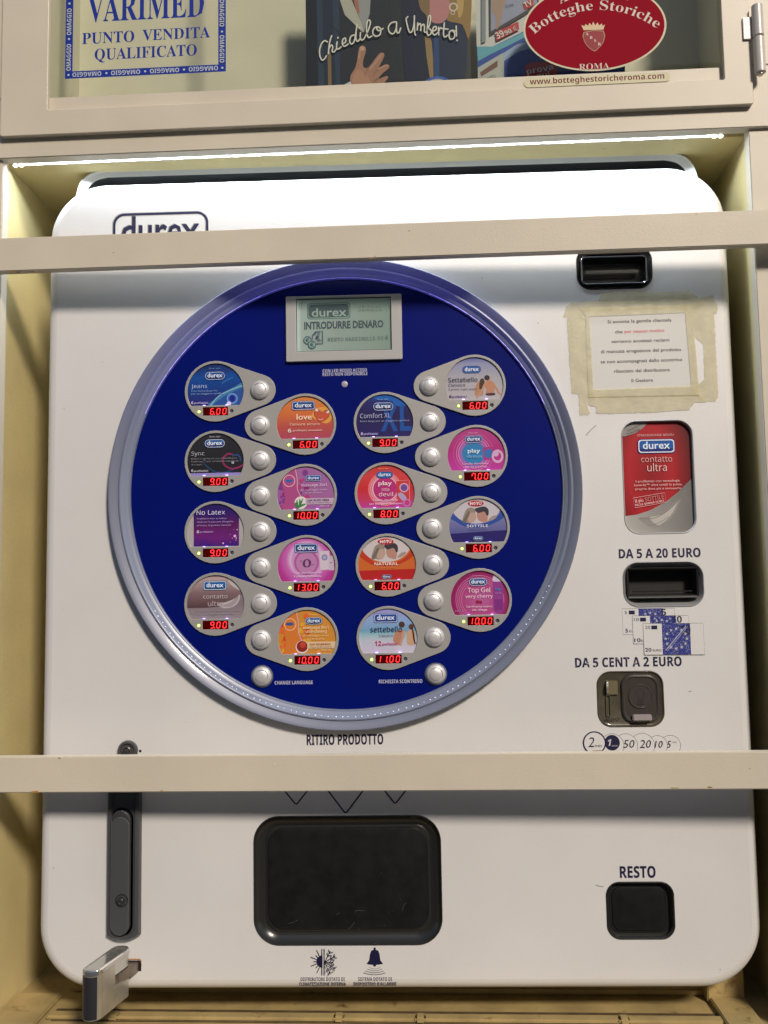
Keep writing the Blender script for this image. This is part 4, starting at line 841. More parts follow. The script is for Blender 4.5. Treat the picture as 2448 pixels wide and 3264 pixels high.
# hasp lug (part of the machine)
def prism(name, pts, axis_vec, m, bev=0):
    bm = bmesh.new(); a = [bm.verts.new(p) for p in pts]; b = [bm.verts.new(tuple(Vector(p) + Vector(axis_vec))) for p in pts]
    bm.faces.new(a); bm.faces.new(b[::-1]); n = len(a)
    for i in range(n): bm.faces.new((a[i], b[i], b[(i + 1) % n], a[(i + 1) % n]))
    bmesh.ops.recalc_face_normals(bm, faces=bm.faces)
    if bev: bmesh.ops.bevel(bm, geom=bm.edges[:], offset=bev, segments=2, affect='EDGES')
    me = bpy.data.meshes.new(name); bm.to_mesh(me); bm.free(); me.materials.append(m); return me
lx, lz = B(1055, 865)
lug = [(lx, .002, lz), (lx - .004, -.006, lz - .0002), (B(885, 940, -.020)[0], -.026, lz - .0025), (B(860, 960, -.024)[0], -.034, lz - .003), (B(840, 960, -.02)[0] - .002, -.030, lz - .002), (B(930, 870)[0], .002, lz)]
part('hasp', prism('hasp', lug, (0, 0, -.0095), mat('rusty_steel', (.26, .22, .19), .38, .8, bump=.4, bscale=300, var=.25, vscale=90), .0005), vm)
# padlock body: tall stadium section standing obliquely out from the door
FRONT = Vector((B(705, 905, -.055)[0], -.055, B(705, 905, -.055)[1])); BACK = Vector((B(905, 770, -.012)[0], -.012, B(905, 770, -.012)[1]))
ax = (BACK - FRONT); ax.z = 0; ln = ax.length; ax.normalize(); nx = Vector((ax.y, -ax.x, 0))
if nx.x > 0: nx = -nx
half = .0086; top = (FRONT.z + BACK.z) / 2; HT = .0425
def stad(off, n=10):
    pts = []
    for k in range(n + 1): a = math.pi / 2 + math.pi * k / n; pts.append(FRONT.xy.to_3d() + ax * (off * 0 + (half + off) * math.cos(a)) + nx * ((half + off) * math.sin(a)))
    for k in range(n + 1): a = -math.pi / 2 + math.pi * k / n; pts.append(BACK.xy.to_3d() + ax * ((half + off) * math.cos(a)) + nx * ((half + off) * math.sin(a)))
    return pts
def loft3(name, loops, m, ang=R_(35), c0=True, c1=True):
    vs = []; fs = []; n = len(loops[0][0])
    for pts, z in loops: vs += [(p[0], p[1], z) for p in pts]
    for k in range(len(loops) - 1):
        for i in range(n): j = (i + 1) % n; fs.append((k * n + i, k * n + j, (k + 1) * n + j, (k + 1) * n + i))
    if c0: fs.append(tuple(range(n)))
    if c1: fs.append(tuple(range((len(loops) - 1) * n, len(loops) * n)))
    return fixn(setmesh(name, vs, fs, m), ang)
# body column on the front end + foot, with the notch where the hasp enters
def seg(u0, u1, z0, z1, name, m, off=0.0):
    L_ = ln + 2 * half; pts = []
    for p in stad(off):
        u = (p - FRONT.xy.to_3d()).dot(ax) + half; v = (p - FRONT.xy.to_3d()).dot(nx); u = min(max(u, u0 * L_), u1 * L_); pts.append(FRONT.xy.to_3d() + ax * (u - half) + nx * v)
    return loft3(name, [(pts, z0), (pts, z1)], m)
part('lock_cap', loft3('lock_cap', [(stad(-.0002), top - .0052), (stad(.0003), top - .0046), (stad(.0003), top - .0010), (stad(-.0008), top), (stad(-.0020), top - .0001), (stad(-.0024), top - .0004)], M_chrome), bl)
part('lock_body', join('lock_body', [seg(0, .50, top - HT, top - .0050, 'a', M_chromed), seg(.502, 1, top - HT, top - .0270, 'b', M_chromed, -.0003), seg(.502, 1, top - .0150, top - .0050, 'c', M_chrome, -.0004)]), bl)
part('lock_side_strip', loft3('s', [([p for p in stad(.0004)][1:9], top - HT + .001), ([p for p in stad(.0004)][1:9], top - .0056)], mat('dark_rubber_strip', (.035, .035, .04), .35, .3), c0=False, c1=False), bl)
part('shackle', seg(.70, .90, top - .0275, top - .0148, 'shackle', M_gun, -.004), bl)
o_ = FRONT.xy.to_3d() + ax * (ln * .75)
part('lock_drain', lathe('lock_drain', [(.0020, 0), (.0020, -.003), (.0010, -.004)], M_chrome, 16), bl, (o_.x, o_.y, top - HT - .002))

# ------------------------------------------------------------------ taped paper notice
nt_ = thing('paper_notice', 'small white printed notice held by yellowed tape beside the round panel', 'notice', (P(2090, 1300)[0], -.001, P(2090, 1300)[1]))
zf = 2.9625; N = lambda x, y: P(1780 + x / zf, 760 + y / zf)
pr = Pr(-.0002, 3e-5, N); pr.poly([(252, 692), (1255, 640), (1335, 1482), (292, 1505)], mat('white_paper', (.61, .60, .575), .6, bump=.15, bscale=700)); part('paper', pr.mesh('paper'), nt_)
def tapem():
    m = mat('yellowed_tape', (.66, .60, .38), .32, 0, bump=.5, bscale=260, var=.12, vscale=70); nt = m.node_tree; b = nt.nodes['Principled BSDF']
    out = nt.nodes['Material Output']; tr = nt.nodes.new('ShaderNodeBsdfTransparent'); mx = nt.nodes.new('ShaderNodeMixShader'); mx.inputs[0].default_value = .58
    nt.links.new(tr.outputs[0], mx.inputs[1]); nt.links.new(b.outputs[0], mx.inputs[2]); nt.links.new(mx.outputs[0], out.inputs[0]); return m
M_tape = tapem()
def rag(pts, amp, seed):
    rnd = random.Random(seed); out = []
    for i, p in enumerate(pts):
        q = pts[(i + 1) % len(pts)]; d = math.hypot(q[0] - p[0], q[1] - p[1]); n = max(2, int(d / 22))
        for k in range(n): t = k / n; out.append((p[0] + (q[0] - p[0]) * t + rnd.uniform(-amp, amp), p[1] + (q[1] - p[1]) * t + rnd.uniform(-amp, amp)))
    return out
for i, pts in enumerate((
    [(75, 640), (120, 610), (370, 590), (405, 520), (700, 500), (1000, 510), (1230, 495), (1320, 555), (1380, 640), (1370, 660), (230, 690), (240, 740), (40, 748)],
    [(1330, 560), (1460, 540), (1470, 590), (1505, 620), (1500, 710), (1470, 720), (1510, 1500), (1480, 1540), (1330, 1540), (1300, 1400), (1380, 1330), (1370, 1000), (1290, 930), (1250, 640), (1330, 590)],
    [(80, 745), (245, 740), (290, 1500), (270, 1560), (300, 1650), (280, 1668), (205, 1665), (190, 1470), (125, 1465)],
    [(290, 1490), (1330, 1470), (1400, 1545), (1290, 1550), (1235, 1620), (1100, 1625), (900, 1645), (360, 1655), (350, 1590), (280, 1570)],
    [(200, 665), (1180, 635), (1260, 640), (1262, 700), (255, 742), (230, 700)],
    [(1190, 640), (1262, 640), (1330, 1480), (1260, 1480)],
    [(250, 740), (290, 735), (335, 1500), (285, 1505)],
    [(290, 1430), (1310, 1390), (1335, 1482), (290, 1500)])):
    pr = Pr(-.0004 - .00012 * i, 3e-5, N); pr.poly(rag(pts, 4 if i < 4 else 1.5, i), M_tape); part('adhesive_tape', pr.mesh('adhesive_tape'), nt_)
pr = Pr(-.0003, 1e-5, N); u = S / zf
for t_, x0, x1, yb, yb2 in (('Si avverte la gentile clientela', 462, 1068, 806, 782), ('verranno accettati reclami', 498, 1048, 992, 970), ('di mancata erogazione del prodotto', 400, 1158, 1090, 1058), ('se non accompagnati dallo scontrino', 398, 1168, 1184, 1155), ('rilasciato dal distributore', 525, 1050, 1272, 1252), ('Il Gestore', 690, 892, 1358, 1352)):
    pr.text(t_, ((x0 + x1) / 2, (yb + yb2) / 2), 32 * u, '#2c2c30', 'n', (x1 - x0) * u, rot=R_(.3), off=.008)
pr.text('che', (570, 897), 32 * u, '#2c2c30', 'n', 72 * u, rot=R_(.3), off=.008); pr.text('per nessun motivo', (812, 888), 32 * u, '#d0606c', 'n', 378 * u, rot=R_(.6), off=.008)
part('lettering', pr.mesh('lettering'), nt_)
pr = Pr(-.00002, 3e-5, P)
for pts in ([(1868, 1388), (1884, 1370), (1900, 1356)], [(2195, 2205), (2203, 2203)], [(1900, 2820), (1908, 2824), (1922, 2826)]): pr.line(pts, 2.4 * S, '#8f8f90', 3)
rnd = random.Random(11)
for k in range(34):
    x = rnd.uniform(170, 2300); y = rnd.uniform(640, 3100)
    q = P(x, y)
    if math.hypot(*q) < .24 or 1900 < x < 2300 and 1700 < y < 2500 or 780 < x < 1440 and y > 2560: continue
    r = rnd.uniform(1.0, 2.2); pr.poly([(x + r * math.cos(a) * rnd.uniform(.5, 1.4), y + r * math.sin(a)) for a in (0, 1.2, 2.5, 3.8, 5.1)], rnd.choice(('#8c8880', '#7a7368', '#a09a90')))
for pts, w_ in (([(404, 3058), (425, 3056), (448, 3057)], 3.0), ([(450, 3060), (452, 3075)], 1.6)): pr.line(pts, w_ * S, '#b08048', 3)
o = part('scuff_marks', pr.mesh('scuff_marks'), vm); o['kind'] = 'stuff'

# ------------------------------------------------------------------ niche, frame, bars, lamp  (frame coordinates)
YF = -.0240; YB = -.0425; YD = -.0310
def fthing(name, label, cat, base, group=None): return thing(name, label, cat, base, group, True)
NXL = F(4, 600, YF)[0]; NXR = (F(2392, 500, YF)[0] + F(2416, 900, YF)[0]) / 2; NZT = (F(74, 503, YF)[1] + F(2271, 413, YF)[1]) / 2
FT = (F(0, 446, YF)[1] + F(2404, 332, YF)[1]) / 2
nw = fthing('wall_niche', 'ochre painted recess in the wall that the vending machine stands in', 'wall recess', (.04, .1, -.52))
NZB = -.499
part('side_wall', box(NXL - .03, NXL - .003, -.012, .30, NZB - .05, NZT + .05, M_wall, 'side_wall'), nw, label='left wall of the recess')
part('side_wall', box(NXR + .004, NXR + .03, -.012, .30, NZB - .05, NZT + .05, M_wall, 'side_wall'), nw, label='right wall of the recess')
part('ceiling', box(NXL - .003, NXR + .004, YF + .0201, .30, NZT + .0014, NZT + .02, M_wall, 'ceiling'), nw)
part('back_wall', box(NXL - .003, NXR + .004, .28, .30, NZB, NZT + .002, M_wall, 'back_wall'), nw)
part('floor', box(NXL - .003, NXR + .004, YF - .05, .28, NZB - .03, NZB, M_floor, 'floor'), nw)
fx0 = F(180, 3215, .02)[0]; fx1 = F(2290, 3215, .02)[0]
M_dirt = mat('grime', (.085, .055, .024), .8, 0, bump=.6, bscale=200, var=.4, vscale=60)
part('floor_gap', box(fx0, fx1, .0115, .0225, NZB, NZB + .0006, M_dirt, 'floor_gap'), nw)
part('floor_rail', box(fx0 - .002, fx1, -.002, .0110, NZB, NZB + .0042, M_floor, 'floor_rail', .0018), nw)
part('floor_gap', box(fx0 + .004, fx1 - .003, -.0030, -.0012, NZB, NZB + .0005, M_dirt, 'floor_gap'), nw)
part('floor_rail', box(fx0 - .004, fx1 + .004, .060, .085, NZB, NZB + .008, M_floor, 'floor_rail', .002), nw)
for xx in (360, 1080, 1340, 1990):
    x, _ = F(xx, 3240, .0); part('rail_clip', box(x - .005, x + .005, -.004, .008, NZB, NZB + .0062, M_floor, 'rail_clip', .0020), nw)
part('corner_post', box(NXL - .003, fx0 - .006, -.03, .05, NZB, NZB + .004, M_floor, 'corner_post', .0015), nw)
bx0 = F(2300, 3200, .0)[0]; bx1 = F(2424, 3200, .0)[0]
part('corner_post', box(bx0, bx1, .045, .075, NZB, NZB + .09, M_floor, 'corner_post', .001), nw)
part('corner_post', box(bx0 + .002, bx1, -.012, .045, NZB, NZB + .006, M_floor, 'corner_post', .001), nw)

wf = fthing('niche_frame', 'beige painted metal frame around the recess of the vending machine', 'frame', (.04, YF, -.5))
part('jamb', box(NXR, NXR + .10, YF + .003, YF + .0165, NZB - .12, NZT + .03, M_frame, 'jamb', .0008), wf, label='right jamb')
part('jamb', box(NXL - .12, NXL, YF + .003, YF + .0165, NZB - .12, NZT + .03, M_frame, 'jamb', .0008), wf, label='left jamb')
part('fascia', box(NXL - .15, NXR + .14, YF - .001, YF + .0115, NZT, FT + .040, M_frame, 'fascia', .0008), wf)
DRX = F(2402, 300, YD)[0]; DLX = F(2, 300, YD)[0]
part('fascia', box(DRX - .008, NXR + .14, YF - .001, YF + .0115, FT + .0405, FT + .60, M_frame, 'fascia', .0008), wf, label='upright beside the cabinet door')
part('fascia', box(NXL - .15, DLX + .010, YF - .001, YF + .0115, FT + .0405, FT + .60, M_frame, 'fascia', .0008), wf, label='upright left of the cabinet door')
M_out = mat('street_wall_plaster', (.34, .28, .18), .8, 0, bump=.5, bscale=60, var=.12, vscale=5)
for i_, (x0_, x1_, z0_, z1_) in enumerate(((-3, NXL - .10, -1.4, 2.4), (NXR + .10, 3, -1.4, 2.4), (NXL - .10, NXR + .10, -1.4, NZB - .09), (NXL - .10, NXR + .10, FT + .55, 2.4))):
    o = bpy.data.objects.new('wall', box(x0_, x1_, YF + .018, YF + .35, z0_, z1_, M_out, 'wall')); link(o); o.rotation_euler = (0, 0, TH); o['kind'] = 'structure'

lt_ = fthing('strip_lamp', 'glowing white strip lamp under the beam above the vending machine', 'lamp', (.04, YF + .015, NZT))
lx0 = F(62, 505, YF + .015)[0]; lx1 = F(2283, 416, YF + .015)[0]
part('lamp_housing', join('lamp_housing', [box(lx0, lx1, YF + .0116, YF + .0200, NZT + .0042, NZT + .0060, M_white), box(lx0, lx1, YF + .0182, YF + .0200, NZT + .0014, NZT + .0042, M_white), box(lx0 - .001, lx0, YF + .0116, YF + .0200, NZT + .0014, NZT + .0060, M_white), box(lx1, lx1 + .001, YF + .0116, YF + .0200, NZT + .0014, NZT + .0060, M_white)]), lt_)
vs_ = []; fs_ = []; nl = 58; yl = YF + .0122; zl = NZT + .0036
for k in range(nl):
    xx = lx0 + .008 + (lx1 - lx0 - .016) * k / (nl - 1); b0 = len(vs_)
    vs_ += [(xx - .0022, yl, zl), (xx + .0022, yl, zl), (xx + .0022, yl + .0026, zl), (xx - .0022, yl + .0026, zl)]; fs_.append((b0, b0 + 1, b0 + 2, b0 + 3))
o = part('light_diodes', setmesh('light_diodes', vs_, fs_, mat('diode_glow', (1, 1, 1), .5, emit=1050, ecol=(.78, .90, 1.0))), lt_); o['kind'] = 'stuff'
for xx in (lx0 - .0035, lx0 + .0025, lx1 - .0025, lx1 + .0035):
    part('end_connector', box(xx - .0024, xx + .0024, YF + .0119, YF + .0160, NZT - .0020, NZT + .0012, M_lampend, 'end_connector', .0012), lt_)

def bar(zt, zb, label):
    me = box(-.46, .56, YB, YB + .0098, zb, zt, M_frame, 'security_bar', .0007)
    o = bpy.data.objects.new('security_bar', me); link(o); o.rotation_euler = (0, 0, TH)
    tag(o, label, 'security bar', 'flat bars across the front of the machine'); return o
def stain(o, pts_list):
    for k, (x, y, wx, wy, c) in enumerate(pts_list):
        rnd = random.Random(k * 7 + int(x)); cx3, cz3 = F(x, y, YB)
        pr = Pr(YB, 3e-5); pr.poly([(cx3 + wx * S * math.cos(a) * rnd.uniform(.6, 1.1), cz3 + wy * S * math.sin(a) * rnd.uniform(.5, 1.1)) for a in [math.pi * 2 * q / 11 for q in range(11)]], c, 2)
        part('rust_stain', pr.mesh('rust_stain'), o)
ut = [F(0, 766, YB)[1], F(1224, 717.5, YB)[1], F(2448, 656.6, YB)[1]]; ub = [F(0, 870.7, YB)[1], F(1224, 824, YB)[1], F(2448, 769, YB)[1]]
lt2 = [F(100, 2416, YB)[1], F(2300, 2393, YB)[1]]; lb2 = [F(100, 2530, YB)[1], F(1224, 2521, YB)[1], F(2448, 2513, YB)[1]]
print('bars', ut, ub, lt2, lb2, 'niche', NXL, NXR, NZT, FT)
b1 = bar(sum(ut) / 3, sum(ub) / 3, 'upper beige flat bar crossing the badge at the top of the machine')
b2 = bar(sum(lt2) / 2, sum(lb2) / 3, 'lower beige flat bar crossing above the big black product tray')

stain(b1, [(42, 866, 14, 2.5, '#8a5a30'), (58, 867.5, 9, 1.6, '#3c2410'), (102, 865.5, 7, 1.8, '#5c3c20'), (652, 843, 3, 2, '#a07848'), (1182, 824, 6, 2, '#a87c50'), (1195, 817, 3, 1.6, '#a87c50'), (362, 805, 3, 2.5, '#8c8470'), (1304, 736, 2.5, 2.5, '#6c6458'), (2220, 682, 3, 2, '#94886c')])
stain(b2, [(112, 2524, 12, 4, '#b07a34'), (190, 2413 + 4, 5, 2, '#8a5c40'), (515, 2520, 5, 2.5, '#b08c58'), (876, 2434, 2.5, 2, '#e8e4dc'), (2150, 2512, 14, 2, '#96804c'), (2262, 2509.5, 10, 2.6, '#8c7440'), (1905, 2393, 20, 1.5, '#9c7a58'), (2390, 2450, 2, 2, '#7c7464')])

# ------------------------------------------------------------------ display cabinet above
cb = fthing('display_cabinet', 'beige metal display cabinet with a glass door above the vending machine', 'cabinet', (.04, YD, FT))
G = lambda x, y, yy=YD: F(x, y, yy)
DL = G(2, 300)[0]; DR = G(2402, 300)[0]; DB = (G(0, 438)[1] + G(2404, 327)[1]) / 2; DT = DB + .50
GL = G(151, 340)[0]; GR = G(2310, 250)[0]; GB = (G(151, 350)[1] + G(1224, 302)[1] + G(2310, 252)[1]) / 3
print('door', DL, DR, DB, GL, GR, GB)
part('door_frame', shape('door_frame', [rrect((DL + DR) / 2, (DB + DT) / 2, DR - DL, DT - DB, .0025, 4), rrect((GL + GR) / 2, (GB + DT - .04) / 2, GR - GL, DT - .04 - GB, .0015, 3)], YD, YF - .0012, M_frame, .0007), cb)
gm = bpy.data.materials.new('window_glass'); gm.use_nodes = True; nt = gm.node_tree; nt.nodes.remove(nt.nodes['Principled BSDF'])
tr = nt.nodes.new('ShaderNodeBsdfTransparent'); tr.inputs[0].default_value = (.95, .96, .94, 1); gl = nt.nodes.new('ShaderNodeBsdfGlossy'); gl.inputs['Roughness'].default_value = .02; fr = nt.nodes.new('ShaderNodeFresnel'); fr.inputs[0].default_value = 1.33; mx = nt.nodes.new('ShaderNodeMixShader')
ge = nt.nodes.new('ShaderNodeNewGeometry'); sb = nt.nodes.new('ShaderNodeMath'); sb.operation = 'SUBTRACT'; sb.inputs[0].default_value = 1; nt.links.new(ge.outputs['Backfacing'], sb.inputs[1]); mlf = nt.nodes.new('ShaderNodeMath'); mlf.operation = 'MULTIPLY'; nt.links.new(fr.outputs[0], mlf.inputs[0]); nt.links.new(sb.outputs[0], mlf.inputs[1]); nt.links.new(mlf.outputs[0], mx.inputs[0]); nt.links.new(tr.outputs[0], mx.inputs[1]); nt.links.new(gl.outputs[0], mx.inputs[2]); nt.links.new(mx.outputs[0], nt.nodes['Material Output'].inputs[0])
part('glass_pane', box(GL - .004, GR + .004, YF - .0006, YF + .0024, GB - .004, DT - .036, gm, 'glass_pane'), cb)
M_cab = mat('cabinet_lining', (.56, .54, .42), .55, 0, bump=.3, bscale=300, var=.06, vscale=12, darkspots=('#8a8260', .68, 16))
YC = .065
part('back_panel', box(GL - .02, GR + .02, YC, YC + .01, GB - .02, DT, M_cab, 'back_panel'), cb)
part('cabinet_floor', box(GL - .02, GR + .02, YF + .012, YC, GB - .03, GB - .012, M_cab, 'cabinet_floor'), cb)
part('cabinet_side', box(GL - .02, GL - .006, YF + .003, YC, GB - .012, DT, M_cab, 'cabinet_side'), cb)
part('cabinet_side', box(GR + .006, GR + .0115, YF + .003, YC, GB - .012, DT, M_cab, 'cabinet_side'), cb)
part('cabinet_top', box(GL - .02, GR + .02, YF + .003, YC, DT - .02, DT, M_cab, 'cabinet_top'), cb)
# folded paper edges / curtains in the cabinet on the right
# hinge
hzf = 1.75; H = lambda x, y: F(1500 + x / hzf, y / hzf, YD - .004)
hx = H(1605, 200)[0]; hz0 = H(1605, 410)[1]; hz1 = H(1605, 30)[1]; hm = H(1605, 208)[1]
def vcyl(r, z0, z1, x, y, m, n=24):
    me = loft('hinge', [(circ(0, 0, r * .8, n), 0), (circ(0, 0, r, n), .0008), (circ(0, 0, r, n), z1 - z0 - .0008), (circ(0, 0, r * .8, n), z1 - z0)], m, True, True)
    me.transform(Matrix.Translation((x, y, z0)) @ Matrix(((1, 0, 0, 0), (0, 0, 1, 0), (0, 1, 0, 0), (0, 0, 0, 1)))); return fixn(me, R_(35))
M_hinge = mat('hinge_paint', (.56, .52, .48), .35, .1, bump=.3, bscale=500)
part('hinge', join('hinge', [vcyl(.0052, hm + .0003, hz1, hx, YD - .004, M_hinge), vcyl(.0052, hz0, hm - .0003, hx, YD - .004, M_hinge), vcyl(.0030, hz0 - .002, hz0 + .001, hx, YD - .004, M_chromed), box(hx - .013, hx, YD - .0022, YD + .0010, hm, hz1 - .010, M_hinge, 'l', .0004)]), cb)

# ------------------------------------------------------------------ things behind / on the glass
YS = YF - .0012
def fprint(pr, name, parent, base=None):
    return part(name, pr.mesh(name), parent)
# blue bordered sticker
zf = 2.5136; V = lambda x, y: F(140 + x / zf, y / zf, YS); u = (V(900, 300)[0] - V(700, 300)[0]) / 200
st = fthing('glass_sticker', 'blue bordered lettering sticker on the left of the cabinet glass', 'sticker', (V(800, 600)[0], YS, V(800, 600)[1]))
x0 = V(168, 632)[0]; x1 = V(1458, 573)[0]; z0 = (V(168, 632)[1] + V(1458, 573)[1]) / 2; bw_ = 60 * u; z1 = z0 + .22
BL_ = '#142f90'; pr = Pr(YS, 3e-5)
for r in ((x0, x1, z0, z0 + bw_), (x0, x0 + bw_, z0 + bw_, z1), (x1 - bw_, x1, z0 + bw_, z1)): pr.rect(*r, BL_)
part('border', pr.mesh('border'), st)
pr = Pr(YS - .0002, 2e-5); pr.tr = V
pr.text('VARIMED', ((345 + 1283) / 2, 156), 222 * u, '#152e8c', 'bs', 938 * u); pr.text('PUNTO', ((305 + 725) / 2, 345), 92 * u, '#152e8c', 'bs', 420 * u); pr.text('VENDITA', (1060, 314), 90 * u, '#152e8c', 'bs', 540 * u); pr.text('QUALIFICATO', (815, 464), 92 * u, '#152e8c', 'bs', 817 * u)
PB = '#b4bcc4'
for xc in (345, 655, 967, 1278): x = V(xc, 590)[0]; pr.text('OMAGGIO', (x, z0 + bw_ * .5 + 18 * u), 36 * u, PB, 'b', 232 * u, rot=math.pi, raw=True)
for xc in (198, 502, 812, 1123, 1430): x = V(xc, 590)[0]; pr.lay(circ(x, z0 + bw_ * .5, 9 * u, 12), [tuple(range(12))], ink(PB))
for k in range(3):
    zc = z0 + bw_ + (115 + 296 * k) * u; pr.text('OMAGGIO', (x0 + bw_ * .5 + 18 * u, zc), 36 * u, PB, 'b', 222 * u, rot=math.pi / 2, raw=True); pr.text('OMAGGIO', (x1 - bw_ * .5 - 18 * u, zc + 10 * u), 36 * u, PB, 'b', 226 * u, rot=-math.pi / 2, raw=True)
    for xx in (x0 + bw_ / 2, x1 - bw_ / 2): pr.lay(circ(xx, zc + 152 * u, 9 * u, 12), [tuple(range(12))], ink(PB))
part('lettering', pr.mesh('lettering'), st)
# red oval sticker
zf = 1.75; O = lambda x, y: F(1500 + x / zf, y / zf, YS); u = (O(900, 200)[0] - O(700, 200)[0]) / 200
ov = fthing('oval_sticker', 'dark red oval shop association sticker with a shield on the cabinet glass', 'sticker', (O(692, 412)[0], YS, O(692, 412)[1]))
cxo, czo = O(692, 150); a_, b_ = 401 * u, 262 * u
pr = Pr(YS, 3e-5); pr.lay(circ(cxo, czo, a_, 72, b_), [tuple(range(72))], ink('#c9c0a4')); part('sticker_edge', pr.mesh('sticker_edge'), ov)
pr = Pr(YS - .0002, 2e-5); pr.lay(circ(cxo, czo, a_ * .972, 72, b_ * .957), [tuple(range(72))], mat('oval_red', (.27, .008, .020), .6, spec=.02)); part('sticker_field', pr.mesh('sticker_field'), ov)
pr = Pr(YS - .0003, 2e-5, O)
x, z = O(690, 55); pr.text('Botteghe Storiche', (x, z - 2 * u), 58 * u, '#cfc2b8', 'bs', 745 * u, raw=True, bend=520 * u, off=-.008); x, z = O(690, -30); pr.text('Associazione', (x, z), 44 * u, '#cfc2b8', 'bs', 400 * u, raw=True, bend=420 * u)
pr.text('ROMA', (690, 388), 36 * u, '#cfc2b8', 'bs', 168 * u, off=-.01)
part('lettering', pr.mesh('lettering'), ov)
pr = Pr(YS - .0003, 2e-5, O); GD = '#a48a68'
sh = [(630, 180), (742, 172), (742, 235), (715, 268), (692, 288), (660, 268), (635, 235)]
pr.poly(sh, GD, 2); pr.poly([(x * .93 + 688 * .07, y * .93 + 225 * .07) for x, y in sh], '#8a1422', 2)
pr.poly([(630, 170), (617, 140), (635, 148), (640, 135), (655, 145), (663, 128), (675, 143), (684, 122), (695, 143), (708, 126), (716, 143), (732, 132), (736, 146), (750, 138), (740, 166)], '#d0b894')
for t, x, y in (('A', 650, 198), ('B', 672, 218), ('S', 695, 236), ('R', 718, 255)): pr.text(t, (x, y), 17 * u, '#d8ccc0', 'bs')
part('shield', pr.mesh('shield'), ov)
x0, z0 = O(297, 468); x1, z1 = O(1113, 425)
pr = Pr(YS - .0004, 3e-5, O); cz_ = (O(700, 480)[1] + O(700, 412)[1]) / 2 + .0005
pr.lay(rrect((x0 + x1) / 2, (z0 + z1) / 2, x1 - x0, 54 * u, 26 * u, 6), [tuple(range(28))], ink('#c9c6a6'))
pr.text('www.botteghestoricheroma.com', ((x0 + x1) / 2, (z0 + z1) / 2 - 10 * u), 33 * u, '#6c1420', 'b', 750 * u, raw=True)
part('address_strip', pr.mesh('address_strip'), ov)
# posters inside
YP = .004
zf = 2.5136; A = lambda x, y: F(940 + x / zf, y / zf, YP); u = (A(900, 300)[0] - A(700, 300)[0]) / 200
po = fthing('photo_poster', 'dark photo poster of a suited man with white handwriting inside the cabinet', 'poster', (A(750, 740)[0], YP, A(750, 740)[1]))
x0 = A(92, 700)[0]; x1 = A(1415, 700)[0]; z0 = A(700, 900)[1]; z1 = A(700, -420)[1]
m = grad('poster_dark', [(0, '#0c0f12'), (.10, '#10141a'), (.2, '#181c22'), (.5, '#0e1012'), (.58, '#080b10'), (.8, '#0e121a'), (1, '#1c1812')], 'x', noise=.12, nscale=2)
part('sheet', box(x0, x1, YP, YP + .0006, z0, z1, m, 'sheet'), po)
pr = Pr(YP - .0002, 3e-5, A)
pr.poly([(165, -300), (350, -300), (365, 760), (190, 760)], '#2c384a'); pr.poly([(215, -300), (290, -300), (330, 760), (235, 760)], '#1e283c'); pr.poly([(262, 420), (290, 420), (296, 740), (268, 745)], '#7a6240')
pr.poly([(340, -60), (430, -60), (560, 250), (545, 262), (400, 120)], '#a8a89c'); pr.poly([(455, -60), (610, -60), (600, 110), (555, 250), (505, 110)], '#8f9194'); pr.poly([(455, -60), (500, -60), (520, 110), (495, 100)], '#a0685a')
pr.line([(240, 180), (330, 235), (400, 320)], 6 * u, '#1c1e22')
pr.poly([(865, -60), (960, -60), (1080, 300), (1060, 700), (900, 700), (860, 200)], '#0e1830', 3); pr.poly([(1100, 180), (1330, 190), (1380, 420), (1330, 700), (1120, 700)], '#16243e', 3)
pr.poly([(1075, -80), (1245, -80), (1250, 90), (1200, 170), (1140, 190), (1085, 150)], '#b0787a', 3); pr.poly([(990, -80), (1070, -80), (1080, 60), (1070, 160), (1045, 120), (1000, 60)], '#7c6444', 3)
pr.poly([(1225, -80), (1400, -80), (1410, 150), (1390, 320), (1340, 200), (1220, 165), (1250, 60)], '#8c7040', 3); pr.poly([(1300, -40), (1350, -40), (1345, 100), (1310, 140)], '#b4945a', 3)
pr.ring(1270, 60, 24, 36, '#c4b8ac', 16); pr.ring(1265, 105, 12, 18, '#c4b8ac', 12)
pr.poly([(1040, 300), (1095, 330), (1110, 615), (1080, 620)], '#8a744c', 2); pr.poly([(1110, 300), (1150, 300), (1155, 640), (1120, 640)], '#234070', 2)
# printed cuff and hand
pr.poly([(336, 712), (445, 655), (470, 690), (486, 750), (480, 800), (360, 800)], '#b8bcc0')
pr.poly([(445, 655), (448, 605), (485, 545), (502, 470), (512, 398), (530, 372), (556, 372), (570, 398), (562, 440), (548, 490), (549, 540), (588, 545), (638, 482), (676, 434), (702, 425), (718, 440), (702, 488), (668, 552), (702, 530), (734, 518), (757, 530), (750, 552), (702, 594), (668, 634), (702, 624), (738, 612), (748, 628), (722, 660), (692, 704), (680, 760), (600, 800), (490, 800), (468, 700)], '#9c7560', 2)
pr.poly([(460, 655), (490, 570), (520, 560), (560, 600), (600, 640), (620, 740), (520, 780), (480, 720)], '#a87f6a', 3)
for pts in ([(515, 470), (522, 420), (535, 388)], [(600, 560), (650, 500), (690, 445)], [(665, 560), (700, 540), (740, 530)]): pr.line(pts, 12 * u, '#b08a76', 3)
pr.poly([(520, 384), (545, 376), (560, 392), (548, 412), (524, 408)], '#b89888', 2)
for pts in ([(590, 548), (570, 580), (560, 620)], [(668, 556), (640, 590), (630, 620)], [(668, 636), (640, 650), (625, 690)]): pr.line(pts, 4 * u, '#7c5646', 3)
part('picture', pr.mesh('picture'), po)
pr = Pr(YP - .0018, 2e-5, A)
